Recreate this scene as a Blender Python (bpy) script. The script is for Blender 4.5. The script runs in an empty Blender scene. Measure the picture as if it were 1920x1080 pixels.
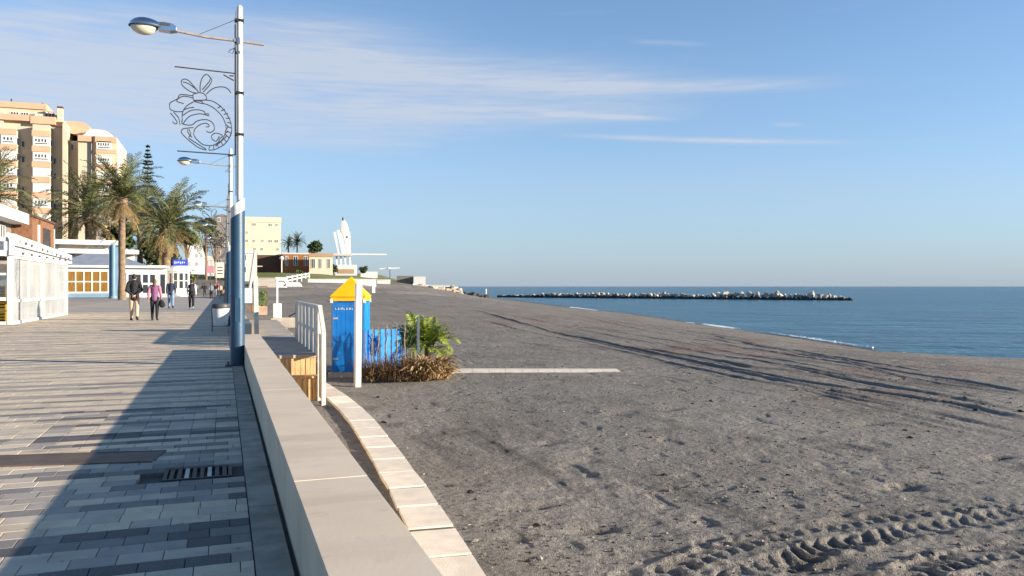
import bpy, bmesh, math, random
import numpy as np
from mathutils import Vector, Matrix
random.seed(7); rng = np.random.default_rng(11)
scene = bpy.context.scene
COL = scene.collection

# ------------------------------------------------------------------ camera
CAM_H = 1.35; YAW = math.radians(19.85); FPX = 1500.0; HY = 537.0
cam = bpy.data.cameras.new("camera"); camo = bpy.data.objects.new("camera", cam); COL.objects.link(camo)
cam.sensor_width = 36; cam.lens = 36 * FPX / 1920; cam.shift_y = -3.0 / 1920
cam.clip_start = 0.05; cam.clip_end = 60000
camo.location = (0, 0, CAM_H); camo.rotation_euler = (math.radians(90), 0, -YAW)
scene.camera = camo
# ------------------------------------------------------------------ light
SUN_AZ = math.radians(121.5); SUN_EL = math.radians(12.5)
sun = bpy.data.lights.new("sun", 'SUN'); suno = bpy.data.objects.new("sun", sun); COL.objects.link(suno)
sun.energy = 5.0; sun.angle = math.radians(0.53); sun.color = (1.0, 0.87, 0.71)
sd = Vector((math.sin(SUN_AZ) * math.cos(SUN_EL), math.cos(SUN_AZ) * math.cos(SUN_EL), math.sin(SUN_EL)))
suno.rotation_euler = sd.to_track_quat('Z', 'Y').to_euler(); suno.location = sd * 50 + Vector((0, 0, 30))
scene.view_settings.view_transform = 'Standard'; scene.view_settings.look = 'None'
scene.view_settings.exposure = 1.25; scene.view_settings.gamma = 1.0
try: scene.view_settings.use_curve_mapping = False
except Exception: pass

def pix_dir(px, py):
    """azimuth / elevation of a sight line (used only to know where things lie)"""
    u = (px - 960) / FPX; v = (HY - py) / FPX
    return YAW + math.atan(u), math.atan(v * math.cos(math.atan(u)))

world = bpy.data.worlds.new("World"); scene.world = world; world.use_nodes = True
wn = world.node_tree.nodes; wl = world.node_tree.links
bg = wn["Background"]; bg.inputs[1].default_value = 0.105
sky = wn.new("ShaderNodeTexSky"); sky.sky_type = 'NISHITA'; sky.sun_disc = False
sky.sun_elevation = SUN_EL; sky.sun_rotation = SUN_AZ
sky.air_density = 0.7; sky.dust_density = 0.3; sky.ozone_density = 2.0; sky.altitude = 0

def wm(op, a, b=None, c=None, clamp=False):
    n = wn.new("ShaderNodeMath"); n.operation = op; n.use_clamp = clamp
    for i, v in enumerate((a, b, c)):
        if v is None: continue
        if isinstance(v, (int, float)): n.inputs[i].default_value = v
        else: wl.new(v, n.inputs[i])
    return n.outputs[0]
tc = wn.new("ShaderNodeTexCoord"); sep = wn.new("ShaderNodeSeparateXYZ"); wl.new(tc.outputs["Generated"], sep.inputs[0])
dx, dy, dz = sep.outputs
az = wm('ARCTAN2', dx, dy); el = wm('ARCSINE', dz)
cmb = wn.new("ShaderNodeCombineXYZ"); wl.new(wm('MULTIPLY', az, 5.0), cmb.inputs[0]); wl.new(wm('MULTIPLY', el, 34.0), cmb.inputs[1])
nz = wn.new("ShaderNodeTexNoise"); nz.inputs["Scale"].default_value = 1.0; nz.inputs["Detail"].default_value = 7; nz.inputs["Roughness"].default_value = 0.6
wl.new(cmb.outputs[0], nz.inputs["Vector"])
cmb2 = wn.new("ShaderNodeCombineXYZ"); wl.new(wm('MULTIPLY', az, 14.0), cmb2.inputs[0]); wl.new(wm('MULTIPLY', el, 190.0), cmb2.inputs[1])
nf = wn.new("ShaderNodeTexNoise"); nf.inputs["Scale"].default_value = 1.0; nf.inputs["Detail"].default_value = 5
wl.new(cmb2.outputs[0], nf.inputs["Vector"])
nzc = wm('SUBTRACT', nz.outputs[0], 0.5); nfc = wm('SUBTRACT', nf.outputs[0], 0.5)

def streak(p0, p1, width, amp, wob=1.0):
    a0, e0 = pix_dir(*p0); a1, e1 = pix_dir(*p1)
    ca, ce = (a0 + a1) / 2, (e0 + e1) / 2; th = math.atan2(e1 - e0, a1 - a0)
    L = math.hypot(a1 - a0, e1 - e0) / 2; W = width / FPX
    da = wm('SUBTRACT', az, ca); de = wm('ADD', wm('SUBTRACT', el, ce), wm('MULTIPLY', nzc, 0.9 * W * wob))
    s = wm('ADD', wm('MULTIPLY', da, math.cos(th) / L), wm('MULTIPLY', de, math.sin(th) / L))
    t = wm('ADD', wm('MULTIPLY', da, -math.sin(th) / W), wm('MULTIPLY', de, math.cos(th) / W))
    q = wm('ADD', wm('POWER', wm('ABSOLUTE', s), 4.0), wm('POWER', wm('ABSOLUTE', t), 2.0))
    g = wm('EXPONENT', wm('MULTIPLY', q, -1.0))
    g = wm('MULTIPLY', g, wm('ADD', 1.0, wm('MULTIPLY', nfc, 1.6)))
    return wm('MULTIPLY', g, amp)
tot = None
for a in (((-500, 60), (760, 110), 62, 0.62), ((500, 100), (1250, 160), 34, 0.55), ((950, 158), (1540, 154), 11, 0.5),
          ((-300, 200), (1000, 190), 55, 0.38, 1.6), ((600, 205), (1260, 206), 20, 0.42), ((1020, 214), (1240, 222), 4, 0.7, .3),
          ((1090, 254), (1560, 266), 4.5, 0.62, .4), ((1190, 78), (1320, 83), 4, 0.22, .4), ((1450, 233), (1505, 234), 4, 0.25, .3),
          ((640, 268), (800, 270), 5, 0.25), ((200, 330), (2400, 330), 70, 0.10), ((-700, 0), (300, 30), 14, .3), ((80, 240), (900, 246), 22, .22), ((-900, 120), (500, 150), 120, .22, 1.5), ((300, 25), (760, 60), 16, .25, .8)):
    s = streak(*a); tot = s if tot is None else wm('ADD', tot, s)
gen = wn.new("ShaderNodeMapRange"); gen.inputs[1].default_value = 0.56; gen.inputs[2].default_value = 0.85; gen.inputs[3].default_value = 0; gen.inputs[4].default_value = 0.14
wl.new(nz.outputs[0], gen.inputs[0])
tot = wm('ADD', tot, gen.outputs[0])
tot = wm('MINIMUM', tot, 0.8)
haze_f = wm('MULTIPLY', wm('EXPONENT', wm('MULTIPLY', wm('MAXIMUM', el, 0.0), -5.5)), 0.93)
m1 = wn.new("ShaderNodeMix"); m1.data_type = 'RGBA'; tint = wn.new("ShaderNodeMix"); tint.data_type = 'RGBA'; tint.blend_type = 'MULTIPLY'; tint.inputs[0].default_value = 1; wl.new(sky.outputs[0], tint.inputs[6]); tint.inputs[7].default_value = (.87, 1.015, 1.05, 1)
wl.new(haze_f, m1.inputs[0]); wl.new(tint.outputs[2], m1.inputs[6]); m1.inputs[7].default_value = (1.60, 1.86, 2.30, 1)
m2 = wn.new("ShaderNodeMix"); m2.data_type = 'RGBA'; wl.new(tot, m2.inputs[0]); wl.new(m1.outputs[2], m2.inputs[6]); m2.inputs[7].default_value = (2.5, 2.7, 3.1, 1)
wl.new(m2.outputs[2], bg.inputs[0])

cy = scene.cycles; cy.max_bounces = 6; cy.diffuse_bounces = 3; cy.glossy_bounces = 3; cy.transmission_bounces = 4; cy.transparent_max_bounces = 16
cy.caustics_reflective = False; cy.caustics_refractive = False; cy.use_denoising = True
world.cycles.sampling_method = 'MANUAL'; world.cycles.sample_map_resolution = 512
# ------------------------------------------------------------------ placing helpers (sight line + distance -> world point)
CA, SA = math.cos(YAW), math.sin(YAW)
def P(px, py, d):
    r = (px - 960) / FPX * d
    return Vector((d * SA + r * CA, d * CA - r * SA, CAM_H + (HY - py) * d / FPX))
def G(px, py, z):
    return P(px, py, (CAM_H - z) * FPX / (py - HY))

# ------------------------------------------------------------------ materials
MATS = {}
def mat(name, col, rough=0.7, var=0.12, scale=3.0, bump=0.0, bscale=None, metal=0.0, spec=0.3, col2=None, detail=4, rnd=0.0, alpha=None, stretch=None):
    if name in MATS: return MATS[name]
    m = bpy.data.materials.new(name); m.use_nodes = True; MATS[name] = m
    n = m.node_tree.nodes; l = m.node_tree.links; b = n["Principled BSDF"]
    b.inputs["Roughness"].default_value = rough; b.inputs["Metallic"].default_value = metal; b.inputs["Specular IOR Level"].default_value = spec
    c = tuple(col) + (1,)
    t = n.new("ShaderNodeTexCoord"); src = t.outputs["Object"]
    if rnd: src = n.new("ShaderNodeNewGeometry").outputs["Position"]
    if stretch:
        mp = n.new("ShaderNodeMapping"); mp.inputs["Scale"].default_value = stretch; l.new(src, mp.inputs[0]); src = mp.outputs[0]
    nt = n.new("ShaderNodeTexNoise"); nt.inputs["Scale"].default_value = scale; nt.inputs["Detail"].default_value = detail
    l.new(src, nt.inputs["Vector"])
    r = n.new("ShaderNodeMapRange"); r.inputs[1].default_value = 0.3; r.inputs[2].default_value = 0.7; l.new(nt.outputs[0], r.inputs[0])
    mx = n.new("ShaderNodeMix"); mx.data_type = 'RGBA'; l.new(r.outputs[0], mx.inputs[0])
    c2 = tuple(col2) if col2 else tuple(min(1, v * (1 + var)) for v in col)
    c1 = tuple(v * (1 - var) for v in col) if not col2 else tuple(col)
    mx.inputs[6].default_value = c1 + (1,); mx.inputs[7].default_value = c2 + (1,)
    out = mx.outputs[2]
    if rnd:
        oi = n.new("ShaderNodeObjectInfo"); hr = n.new("ShaderNodeMapRange"); l.new(oi.outputs["Random"], hr.inputs[0])
        hr.inputs[3].default_value = 1 - rnd; hr.inputs[4].default_value = 1 + rnd
        hs = n.new("ShaderNodeHueSaturation"); l.new(hr.outputs[0], hs.inputs["Value"]); l.new(out, hs.inputs["Color"]); out = hs.outputs[0]
    l.new(out, b.inputs["Base Color"])
    if bump:
        nb = n.new("ShaderNodeTexNoise"); nb.inputs["Scale"].default_value = bscale or scale * 6; nb.inputs["Detail"].default_value = 5; l.new(src, nb.inputs["Vector"])
        bp = n.new("ShaderNodeBump"); bp.inputs["Strength"].default_value = bump; bp.inputs["Distance"].default_value = 0.02
        l.new(nb.outputs[0], bp.inputs["Height"]); l.new(bp.outputs[0], b.inputs["Normal"])
    return m

M = dict(
    cream=mat("cream_render", (0.56, 0.46, 0.33), 0.8, 0.06, 0.6), peach=mat("peach_render", (0.52, 0.335, 0.22), 0.8, 0.08, 0.6),
    white=mat("white_paint", (0.66, 0.655, 0.63), 0.55, 0.05, 1.5), dull_white=mat("weathered_white_paint", (0.56, 0.53, 0.475), 0.6, 0.18, 5, 0.15),
    shutter=mat("white_shutter", (0.60, 0.595, 0.57), 0.6, 0.04, 4), darkglass=mat("dark_window_glass", (0.03, 0.035, 0.045), 0.12, 0.2, 1, spec=0.6),
    brick=mat("brown_brick", (0.20, 0.10, 0.055), 0.85, 0.25, 4, 0.3, 18), brown=mat("brown_render", (0.10, 0.055, 0.038), 0.85, 0.2, 1.0),
    terra=mat("terracotta", (0.30, 0.12, 0.05), 0.85, 0.12, 2), taupe=mat("taupe_render", (0.20, 0.175, 0.16), 0.85, 0.15, 0.5),
    lamp_blue=mat("lamp_blue_paint", (0.015, 0.055, 0.108), 0.45, 0.12, 3, 0.05, 30, spec=0.5), lamp_white=mat("lamp_white_paint", (0.62, 0.60, 0.55), 0.4, 0.10, 4, 0.05, 30, spec=0.5),
    steel=mat("galvanised_steel", (0.45, 0.45, 0.45), 0.35, 0.15, 8, metal=0.8), chrome=mat("polished_metal", (0.62, 0.63, 0.65), 0.18, 0.1, 4, metal=1.0),
    lens=mat("lamp_lens", (0.62, 0.58, 0.45), 0.2, 0.08, 6, spec=0.6), wire=mat("dark_wire", (0.045, 0.045, 0.05), 0.5, 0.2, 5),
    black=mat("black_plastic", (0.02, 0.02, 0.021), 0.45, 0.2, 5), lid=mat("dark_grey_plastic", (0.06, 0.062, 0.065), 0.45, 0.2, 5),
    rust_arm=mat("rusty_arm", (0.33, 0.285, 0.235), 0.5, 0.2, 9, 0.1, 40),
    kblue=mat("cabin_blue", (0.004, 0.17, 0.55), 0.5, 0.18, 3, 0.12, 25), kyellow=mat("cabin_yellow", (0.85, 0.47, 0.005), 0.5, 0.06, 3),
    pblue=mat("picket_blue", (0.008, 0.17, 0.50), 0.55, 0.25, 6, 0.2, 30), wood=mat("pale_timber", (0.52, 0.33, 0.16), 0.75, 0.35, 4, 0.25, 20, stretch=(8, 8, 1)),
    deck=mat("deck_boards", (0.36, 0.315, 0.26), 0.85, 0.2, 2, 0.2, 30), concrete=mat("concrete", (0.40, 0.36, 0.31), 0.85, 0.12, 2.5, 0.2, 40),
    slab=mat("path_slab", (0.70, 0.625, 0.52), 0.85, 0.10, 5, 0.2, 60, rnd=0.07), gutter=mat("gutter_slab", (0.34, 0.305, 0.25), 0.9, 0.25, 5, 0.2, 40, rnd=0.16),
    plate=mat("rubber_joint", (0.12, 0.085, 0.06), 0.6, 0.2, 6, 0.15, 60), grate=mat("iron_grate", (0.05, 0.046, 0.04), 0.6, 0.25, 10),
    joint=mat("joint_sand", (0.10, 0.09, 0.08), 0.95, 0.2, 10), roofgrey=mat("slate_grey_roof", (0.20, 0.23, 0.28), 0.7, 0.1, 1),
    amber=mat("amber_curtain", (0.20, 0.10, 0.012), 0.6, 0.3, 3, stretch=(6, 6, .5)), bluegrey=mat("blue_grey_paint", (0.15, 0.24, 0.33), 0.6, 0.1, 2),
    paleblue=mat("pale_blue_paint", (0.11, 0.20, 0.27), 0.45, 0.1, 2), yellowcrate=mat("yellow_crate", (0.75, 0.45, 0.03), 0.5, 0.15, 3),
    rock=mat("limestone_rock", (0.42, 0.37, 0.31), 0.9, 0.3, 0.7, 0.4, 3, rnd=0.3), darkrock=mat("wet_dark_rock", (0.05, 0.045, 0.04), 0.7, 0.4, 0.7, 0.4, 3, rnd=0.3),
    tanrock=mat("tan_rock", (0.40, 0.31, 0.22), 0.9, 0.3, 0.7, 0.4, 3, rnd=0.3),
    bark=mat("palm_bark", (0.20, 0.145, 0.095), 0.95, 0.3, 3, 0.6, 9), frond=mat("palm_frond", (0.12, 0.13, 0.05), 0.5, 0.4, 1.2, rnd=0.22),
    frond_dry=mat("dry_palm_frond", (0.26, 0.185, 0.085), 0.8, 0.3, 1.2, rnd=0.2), leaf=mat("dark_leaf", (0.045, 0.07, 0.022), 0.6, 0.45, 1.0),
    leafgreen=mat("bright_leaf", (0.12, 0.19, 0.03), 0.6, 0.35, 2.0), pine=mat("pine_needles", (0.03, 0.055, 0.025), 0.7, 0.4, 1.0),
    deadleaf=mat("dead_leaf", (0.30, 0.20, 0.095), 0.85, 0.6, 3), twig=mat("dry_twig", (0.14, 0.085, 0.05), 0.9, 0.4, 6), stemgrey=mat("grey_stem", (0.24, 0.195, 0.14), 0.9, 0.3, 9, 0.3, 30),
    fern=mat("fern_green", (0.21, 0.255, 0.035), 0.5, 0.4, 3.0), skin=mat("skin", (0.50, 0.29, 0.20), 0.55, 0.06, 5),
    blacks=mat("black_cloth", (0.018, 0.018, 0.022), 0.85, 0.3, 8, 0.15, 40), beige=mat("beige_cloth", (0.50, 0.36, 0.25), 0.85, 0.12, 8, 0.2, 30),
    purple=mat("mauve_cloth", (0.20, 0.08, 0.175), 0.85, 0.15, 8, 0.2, 30), pinkc=mat("dusty_pink_cloth", (0.40, 0.18, 0.22), 0.85, 0.15, 8),
    navy=mat("navy_cloth", (0.022, 0.028, 0.055), 0.85, 0.2, 8, 0.2, 30), jean=mat("blue_denim", (0.16, 0.24, 0.38), 0.85, 0.2, 8, 0.2, 30),
    postgrey=mat("slate_post_paint", (0.07, 0.09, 0.125), 0.6, 0.2, 6), greyc=mat("grey_blue_cloth", (0.16, 0.19, 0.24), 0.85, 0.2, 8), whitec=mat("white_cloth", (0.72, 0.71, 0.70), 0.8, 0.06, 8), redc=mat("red_cloth", (0.35, 0.04, 0.05), 0.85, .2, 8),
    hair=mat("dark_hair", (0.025, 0.018, 0.012), 0.6, 0.3, 20), hair2=mat("brown_hair", (0.12, 0.065, 0.035), 0.6, 0.3, 20),
    signblue=mat("sign_blue", (0.03, 0.06, 0.40), 0.4, 0.05, 2), signgrey=mat("sign_pale", (0.55, 0.50, 0.45), 0.6, 0.25, 2),
    yellowb=mat("pale_yellow_render", (0.60, 0.545, 0.405), 0.8, 0.06, 0.3), salmon=mat("salmon_render", (0.40, 0.25, 0.155), 0.8, 0.08, 0.5),
    foam=mat("sea_foam", (0.8, 0.82, 0.83), 0.8, 0.1, 2), hedge=mat("hedge_leaf", (0.05, 0.085, 0.018), 0.7, 0.4, 1.0), planter=mat("planter_clay", (0.40, 0.27, 0.19), .85, .2, 4),
)
def glass_mat():
    m = bpy.data.materials.new("clear_glass"); m.use_nodes = True; n = m.node_tree.nodes; l = m.node_tree.links
    n.remove(n["Principled BSDF"]); o = n["Material Output"]
    tr = n.new("ShaderNodeBsdfTransparent"); tr.inputs[0].default_value = (0.86, 0.88, 0.87, 1)
    gl = n.new("ShaderNodeBsdfGlossy"); gl.inputs["Roughness"].default_value = 0.06
    fr = n.new("ShaderNodeFresnel"); fr.inputs[0].default_value = 1.6
    ad = n.new("ShaderNodeMath"); ad.operation = 'ADD'; ad.inputs[1].default_value = 0.12; l.new(fr.outputs[0], ad.inputs[0])
    mx = n.new("ShaderNodeMixShader"); l.new(ad.outputs[0], mx.inputs[0]); l.new(tr.outputs[0], mx.inputs[1]); l.new(gl.outputs[0], mx.inputs[2]); l.new(mx.outputs[0], o.inputs[0])
    return m
M['glass'] = glass_mat()
def frosted_mat():
    m = bpy.data.materials.new("pale_plastic_sheet"); m.use_nodes = True; n = m.node_tree.nodes; l = m.node_tree.links
    n.remove(n["Principled BSDF"]); o = n["Material Output"]
    tr = n.new("ShaderNodeBsdfTransparent"); tr.inputs[0].default_value = (.9, .92, .92, 1); df = n.new("ShaderNodeBsdfPrincipled"); df.inputs["Base Color"].default_value = (.60, .62, .62, 1); df.inputs["Roughness"].default_value = .2
    t = n.new("ShaderNodeTexCoord"); nz_ = n.new("ShaderNodeTexNoise"); nz_.inputs["Scale"].default_value = 1.4; mpp = n.new("ShaderNodeMapping"); mpp.inputs["Scale"].default_value = (.8, .8, .4); l.new(t.outputs["Object"], mpp.inputs[0]); l.new(mpp.outputs[0], nz_.inputs["Vector"])
    r = n.new("ShaderNodeMapRange"); r.inputs[1].default_value = .35; r.inputs[2].default_value = .7; r.inputs[3].default_value = .34; r.inputs[4].default_value = .52; l.new(nz_.outputs[0], r.inputs[0])
    mx = n.new("ShaderNodeMixShader"); l.new(r.outputs[0], mx.inputs[0]); l.new(tr.outputs[0], mx.inputs[1]); l.new(df.outputs[0], mx.inputs[2]); l.new(mx.outputs[0], o.inputs[0])
    return m
M['sheet'] = frosted_mat()

# ------------------------------------------------------------------ mesh helpers
class MB:
    def __init__(s, T=None): s.v = []; s.f = []; s.T = T
    def add(s, vs, fs):
        o = len(s.v)
        if s.T is not None: vs = [s.T @ Vector(p) for p in vs]
        s.v += [tuple(p) for p in vs]; s.f += [tuple(i + o for i in f) for f in fs]; return s
    def box(s, x0, x1, y0, y1, z0, z1, R=None):
        vs = [Vector((x, y, z)) for z in (z0, z1) for y in (y0, y1) for x in (x0, x1)]
        if R is not None: vs = [R @ p for p in vs]
        return s.add(vs, [(0, 2, 3, 1), (4, 5, 7, 6), (0, 1, 5, 4), (2, 6, 7, 3), (0, 4, 6, 2), (1, 3, 7, 5)])
    def bar(s, a, b, w, h=None, up=(0, 0, 1)):
        a, b = Vector(a), Vector(b); h = h or w; d = (b - a).normalized(); u = Vector(up)
        if abs(d.dot(u)) > .98: u = Vector((1, 0, 0))
        x = d.cross(u).normalized(); y = x.cross(d)
        vs = [p + x * (sx * w / 2) + y * (sy * h / 2) for p in (a, b) for sy in (-1, 1) for sx in (-1, 1)]
        return s.add(vs, [(0, 2, 3, 1), (4, 5, 7, 6), (0, 1, 5, 4), (2, 6, 7, 3), (0, 4, 6, 2), (1, 3, 7, 5)])
    def tube(s, pts, rad, n=8, cap=True):
        pts = [Vector(p) for p in pts]; k = len(pts)
        rad = [rad] * k if isinstance(rad, (int, float)) else rad
        rings = []; ref = None
        for i, p in enumerate(pts):
            d = (pts[min(i + 1, k - 1)] - pts[max(i - 1, 0)]).normalized()
            if ref is None:
                ref = Vector((0, 0, 1)) if abs(d.z) < .9 else Vector((1, 0, 0))
            x = d.cross(ref).normalized(); y = d.cross(x).normalized(); ref = -y if False else ref
            rings.append([p + (x * math.cos(2 * math.pi * j / n) + y * math.sin(2 * math.pi * j / n)) * rad[i] for j in range(n)])
        vs = [q for r in rings for q in r]; fs = []
        for i in range(k - 1):
            for j in range(n):
                fs.append((i * n + j, i * n + (j + 1) % n, (i + 1) * n + (j + 1) % n, (i + 1) * n + j))
        if cap: fs += [tuple(reversed(range(n))), tuple((k - 1) * n + j for j in range(n))]
        return s.add(vs, fs)
    def lathe(s, prof, n=20, c=(0, 0, 0), ang=2 * math.pi):
        vs = []; fs = []; k = len(prof)
        for r, z in prof:
            for j in range(n): t = ang * j / n; vs.append((c[0] + r * math.cos(t), c[1] + r * math.sin(t), c[2] + z))
        for i in range(k - 1):
            for j in range(n): fs.append((i * n + j, i * n + (j + 1) % n, (i + 1) * n + (j + 1) % n, (i + 1) * n + j))
        fs += [tuple(reversed(range(n))), tuple((k - 1) * n + j for j in range(n))]
        return s.add(vs, fs)
    def prism(s, poly, y0, y1):       # poly in x,z ; extruded along y
        n = len(poly); vs = [(x, y0, z) for x, z in poly] + [(x, y1, z) for x, z in poly]
        fs = [tuple(range(n)), tuple(reversed(range(n, 2 * n)))] + [(i, n + i, n + (i + 1) % n, (i + 1) % n) for i in range(n)]
        return s.add(vs, fs)
    def quad(s, a, b, c, d): return s.add([a, b, c, d], [(0, 1, 2, 3)])
    def mesh(s, name, m, smooth=False):
        me = bpy.data.meshes.new(name); me.from_pydata(s.v, [], s.f)
        if m: me.materials.append(m)
        me.update()
        if smooth: me.polygons.foreach_set("use_smooth", [True] * len(me.polygons))
        return me
    def build(s, name, m, parent=None, smooth=False, bev=0.0, fix=True):
        me = s.mesh(name, m, smooth)
        if fix:
            bm = bmesh.new(); bm.from_mesh(me); bmesh.ops.recalc_face_normals(bm, faces=bm.faces); bm.to_mesh(me); bm.free()
        o = obj(name, me, parent)
        if bev:
            md = o.modifiers.new("bevel", 'BEVEL'); md.width = bev; md.segments = 2; md.limit_method = 'ANGLE'
        if smooth and bev == 0:
            try: me.set_sharp_from_angle(angle=math.radians(40))
            except Exception: pass
        return o
def obj(name, me, parent=None, loc=None, rot=None, sc=None):
    o = bpy.data.objects.new(name, me); COL.objects.link(o); o.parent = parent
    if loc is not None: o.location = loc
    if rot is not None: o.rotation_euler = rot
    if sc is not None: o.scale = sc if hasattr(sc, '__len__') else (sc,) * 3
    return o
def tag(o, label=None, cat=None, group=None, kind=None):
    if label: o["label"] = label
    if cat: o["category"] = cat
    if group: o["group"] = group
    if kind: o["kind"] = kind
    return o
def thing(name, label, cat, loc=(0, 0, 0), rz=0.0, group=None):
    o = bpy.data.objects.new(name, None); COL.objects.link(o); o.location = loc; o.rotation_euler = (0, 0, rz); o.empty_display_size = .2
    return tag(o, label, cat, group)
def part(name, m, parent, *boxes, bev=0.0, T=None):
    o = None
    for q in boxes: o = MB(T).box(*q).build(name, m, parent, bev=bev)
    return o
def window(parent, x0, x1, z0, z1, y, fm, pm, nx=2, nz=1, fw=0.06, dep=0.08, T=None, name="window", panes=None):
    """frame proud of plane y (facing -y), panes as sub-parts"""
    b = MB(T)
    b.box(x0, x1, y - dep, y + .02, z0, z0 + fw); b.box(x0, x1, y - dep, y + .02, z1 - fw, z1)
    w = (x1 - x0 - fw) / nx; h = (z1 - z0 - fw) / nz
    for i in range(nx + 1): b.box(x0 + i * w, x0 + i * w + fw, y - dep + .003, y + .017, z0 + fw, z1 - fw)
    for k in range(1, nz): b.box(x0 + fw, x1 - fw, y - dep + .006, y + .014, z0 + k * h, z0 + k * h + fw)
    f = b.build(name, fm, parent)
    for i in range(nx):
        for k in range(nz):
            mm = pm if panes is None else panes[(i + k * nx) % len(panes)]
            MB(T).box(x0 + i * w + fw, x0 + (i + 1) * w, y - dep * .45, y - dep * .25, z0 + k * h + (fw if k == 0 or 1 else 0), z0 + (k + 1) * h).build("pane", mm, f)
    return f

# ================================================================== SETTING
SEA = -2.5
def _hash(ix, iy, seed):
    h = (ix.astype(np.int64) * 374761393 + iy.astype(np.int64) * 668265263 + seed * 1442695041) & 0xffffffff
    h = ((h ^ (h >> 13)) * 1274126177) & 0xffffffff
    return ((h ^ (h >> 16)) & 0xffff) / 65535.0
def vnoise(x, y, seed=0):
    ix = np.floor(x); iy = np.floor(y); fx = x - ix; fy = y - iy
    ux = fx * fx * fx * (fx * (fx * 6 - 15) + 10); uy = fy * fy * fy * (fy * (fy * 6 - 15) + 10)
    a = _hash(ix, iy, seed); b = _hash(ix + 1, iy, seed); c = _hash(ix, iy + 1, seed); d = _hash(ix + 1, iy + 1, seed)
    return (a + (b - a) * ux) * (1 - uy) + (c + (d - c) * ux) * uy - 0.5
def sst(a, b, x):
    t = np.clip((x - a) / (b - a), 0, 1); return t * t * (3 - 2 * t)
SHORE = [(120, -160), (78, -40), (52, 6)] + [tuple(G(px, py, SEA)[:2]) for px, py in ((1920, 678), (1700, 666), (1560, 643), (1350, 613), (1200, 590), (1060, 575), (960, 562), (905, 557))] + [(60, 330), (20, 420)]
def shore_dist(x, y):
    best = np.full(x.shape, 1e9); sg = np.ones(x.shape)
    for (x0, y0), (x1, y1) in zip(SHORE[:-1], SHORE[1:]):
        ex, ey = x1 - x0, y1 - y0; t = np.clip(((x - x0) * ex + (y - y0) * ey) / (ex * ex + ey * ey), 0, 1)
        ddx = x - x0 - t * ex; ddy = y - y0 - t * ey; d = np.hypot(ddx, ddy); s = np.where(ex * (y - y0) - ey * (x - x0) > 0, 1.0, -1.0)
        m = d < best; best = np.where(m, d, best); sg = np.where(m, s, sg)
    return best * sg
CTRL = [(500, 575, 60), (530, 560, 85), (440, 540, 100), (560, 540, 115), (600, 530, 140), (520, 527, 140), (480, 530, 130), (660, 530, 150), (700, 533, 155), (740, 543, 140), (700, 548, 125),
        (640, 552, 105), (640, 570, 75), (760, 556, 125), (820, 560, 130), (860, 556, 195), (500, 511, 185), (560, 513, 190), (620, 517, 200), (650, 517, 225),
        (700, 521, 225), (740, 528, 220), (775, 534, 215), (820, 537, 212), (850, 540, 212), (872, 550, 214), (770, 552, 190), (830, 556, 200), (500, 508, 260), (650, 513, 280), (750, 527, 260), (850, 540, 250),
        (900, 553, 240), (960, 562, 235), (910, 556, 285), (400, 550, 110), (420, 520, 200), (380, 520, 260), (460, 518, 170), (580, 522, 168), (620, 524, 172), (700, 527, 180)]
CP = np.array([tuple(P(*c)) for c in CTRL])
def base_z(x, y):
    sd_ = shore_dist(x, y)
    b = np.where(sd_ > 0, SEA + 1.32 * (1 - np.exp(-np.maximum(sd_, 0) / (10.0 + 10 * sst(60, 140, y)))), SEA + np.maximum(sd_ * .1, -3))
    num = np.zeros(x.shape); den = np.zeros(x.shape)
    for cx, cy, cz in CP:
        w = 1.0 / ((x - cx) ** 2 + (y - cy) ** 2 + 20.0) ** 2.2; num += w * cz; den += w
    L = num / den
    w = sst(38, 75, y) * sst(4, 34, sd_)
    z = b * (1 - w) + L * w
    low = (x < 0.66) & (y < 118); z = np.where(low, np.minimum(z, -0.7), z)
    z = np.where((x < 0.66) & (y >= 118), np.minimum(z, -.7 + np.maximum(0, y - 118) * .2), z)
    return z, sd_
def ground_pt(px, py):
    z = -1.3
    for _ in range(8):
        p = G(px, py, z); z = float(base_z(np.array([p.x]), np.array([p.y]))[0][0])
        z = min(z, CAM_H - .05)
    p = G(px, py, z); return p
# polar sheet of beach and headland, finer towards the promenade end where it is seen from close by
az_c = np.radians(np.concatenate([np.arange(-24, -1, 1.0), np.arange(-1, 54, 0.075), np.arange(54, 96, 1.2)]))
rr = [2.2]
while rr[-1] < 330:
    r_ = rr[-1]; cap_s = .13 if r_ < 52 else .13 + (r_ - 52) * .006
    rr.append(r_ + max(0.016, min(cap_s, r_ * r_ / 3825 * 1.7)) if r_ > 5.5 else r_ + .12)
rr = np.array(rr); A_, R_ = np.meshgrid(az_c, rr); X = (R_ * np.sin(A_)); Y = (R_ * np.cos(A_))
Z, SD = base_z(X, Y)
wet = sst(3.2, .3, SD) * (SD > -1)
onland = sst(0.5, 4, SD); rough = onland * sst(260, 120, Y)
SPC = np.gradient(rr)[:, None] * np.ones_like(R_); SPC = np.maximum(SPC, R_ * .0014); wl = SPC * 2.2
def oct_(freq, amp, seed, sx=1.0, sy=1.0): return amp * vnoise(X * freq * sx, Y * freq * sy, seed) * np.clip(1.6 - wl * freq, 0, 1)
relief = oct_(.22, .07, 1) + oct_(.6, .03, 2) + oct_(1.4, .018, 3) + oct_(3.1, .015, 4) + oct_(6.5, .013, 5) + oct_(13, .010, 6) + oct_(26, .007, 8)
fp = vnoise(X * 2.3 + 3 * vnoise(X * .7, Y * .7, 22), Y * 1.9, 21); relief -= .020 * sst(.30, .44, fp) * np.clip(1.6 - wl * 2.3, 0, 1)
fp2 = vnoise(X * 4.6, Y * 3.9, 31); relief -= .016 * sst(.27, .42, fp2) * np.clip(1.6 - wl * 4.6, 0, 1)
damp = np.zeros(X.shape); red = np.zeros(X.shape); grass = np.zeros(X.shape)
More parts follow.
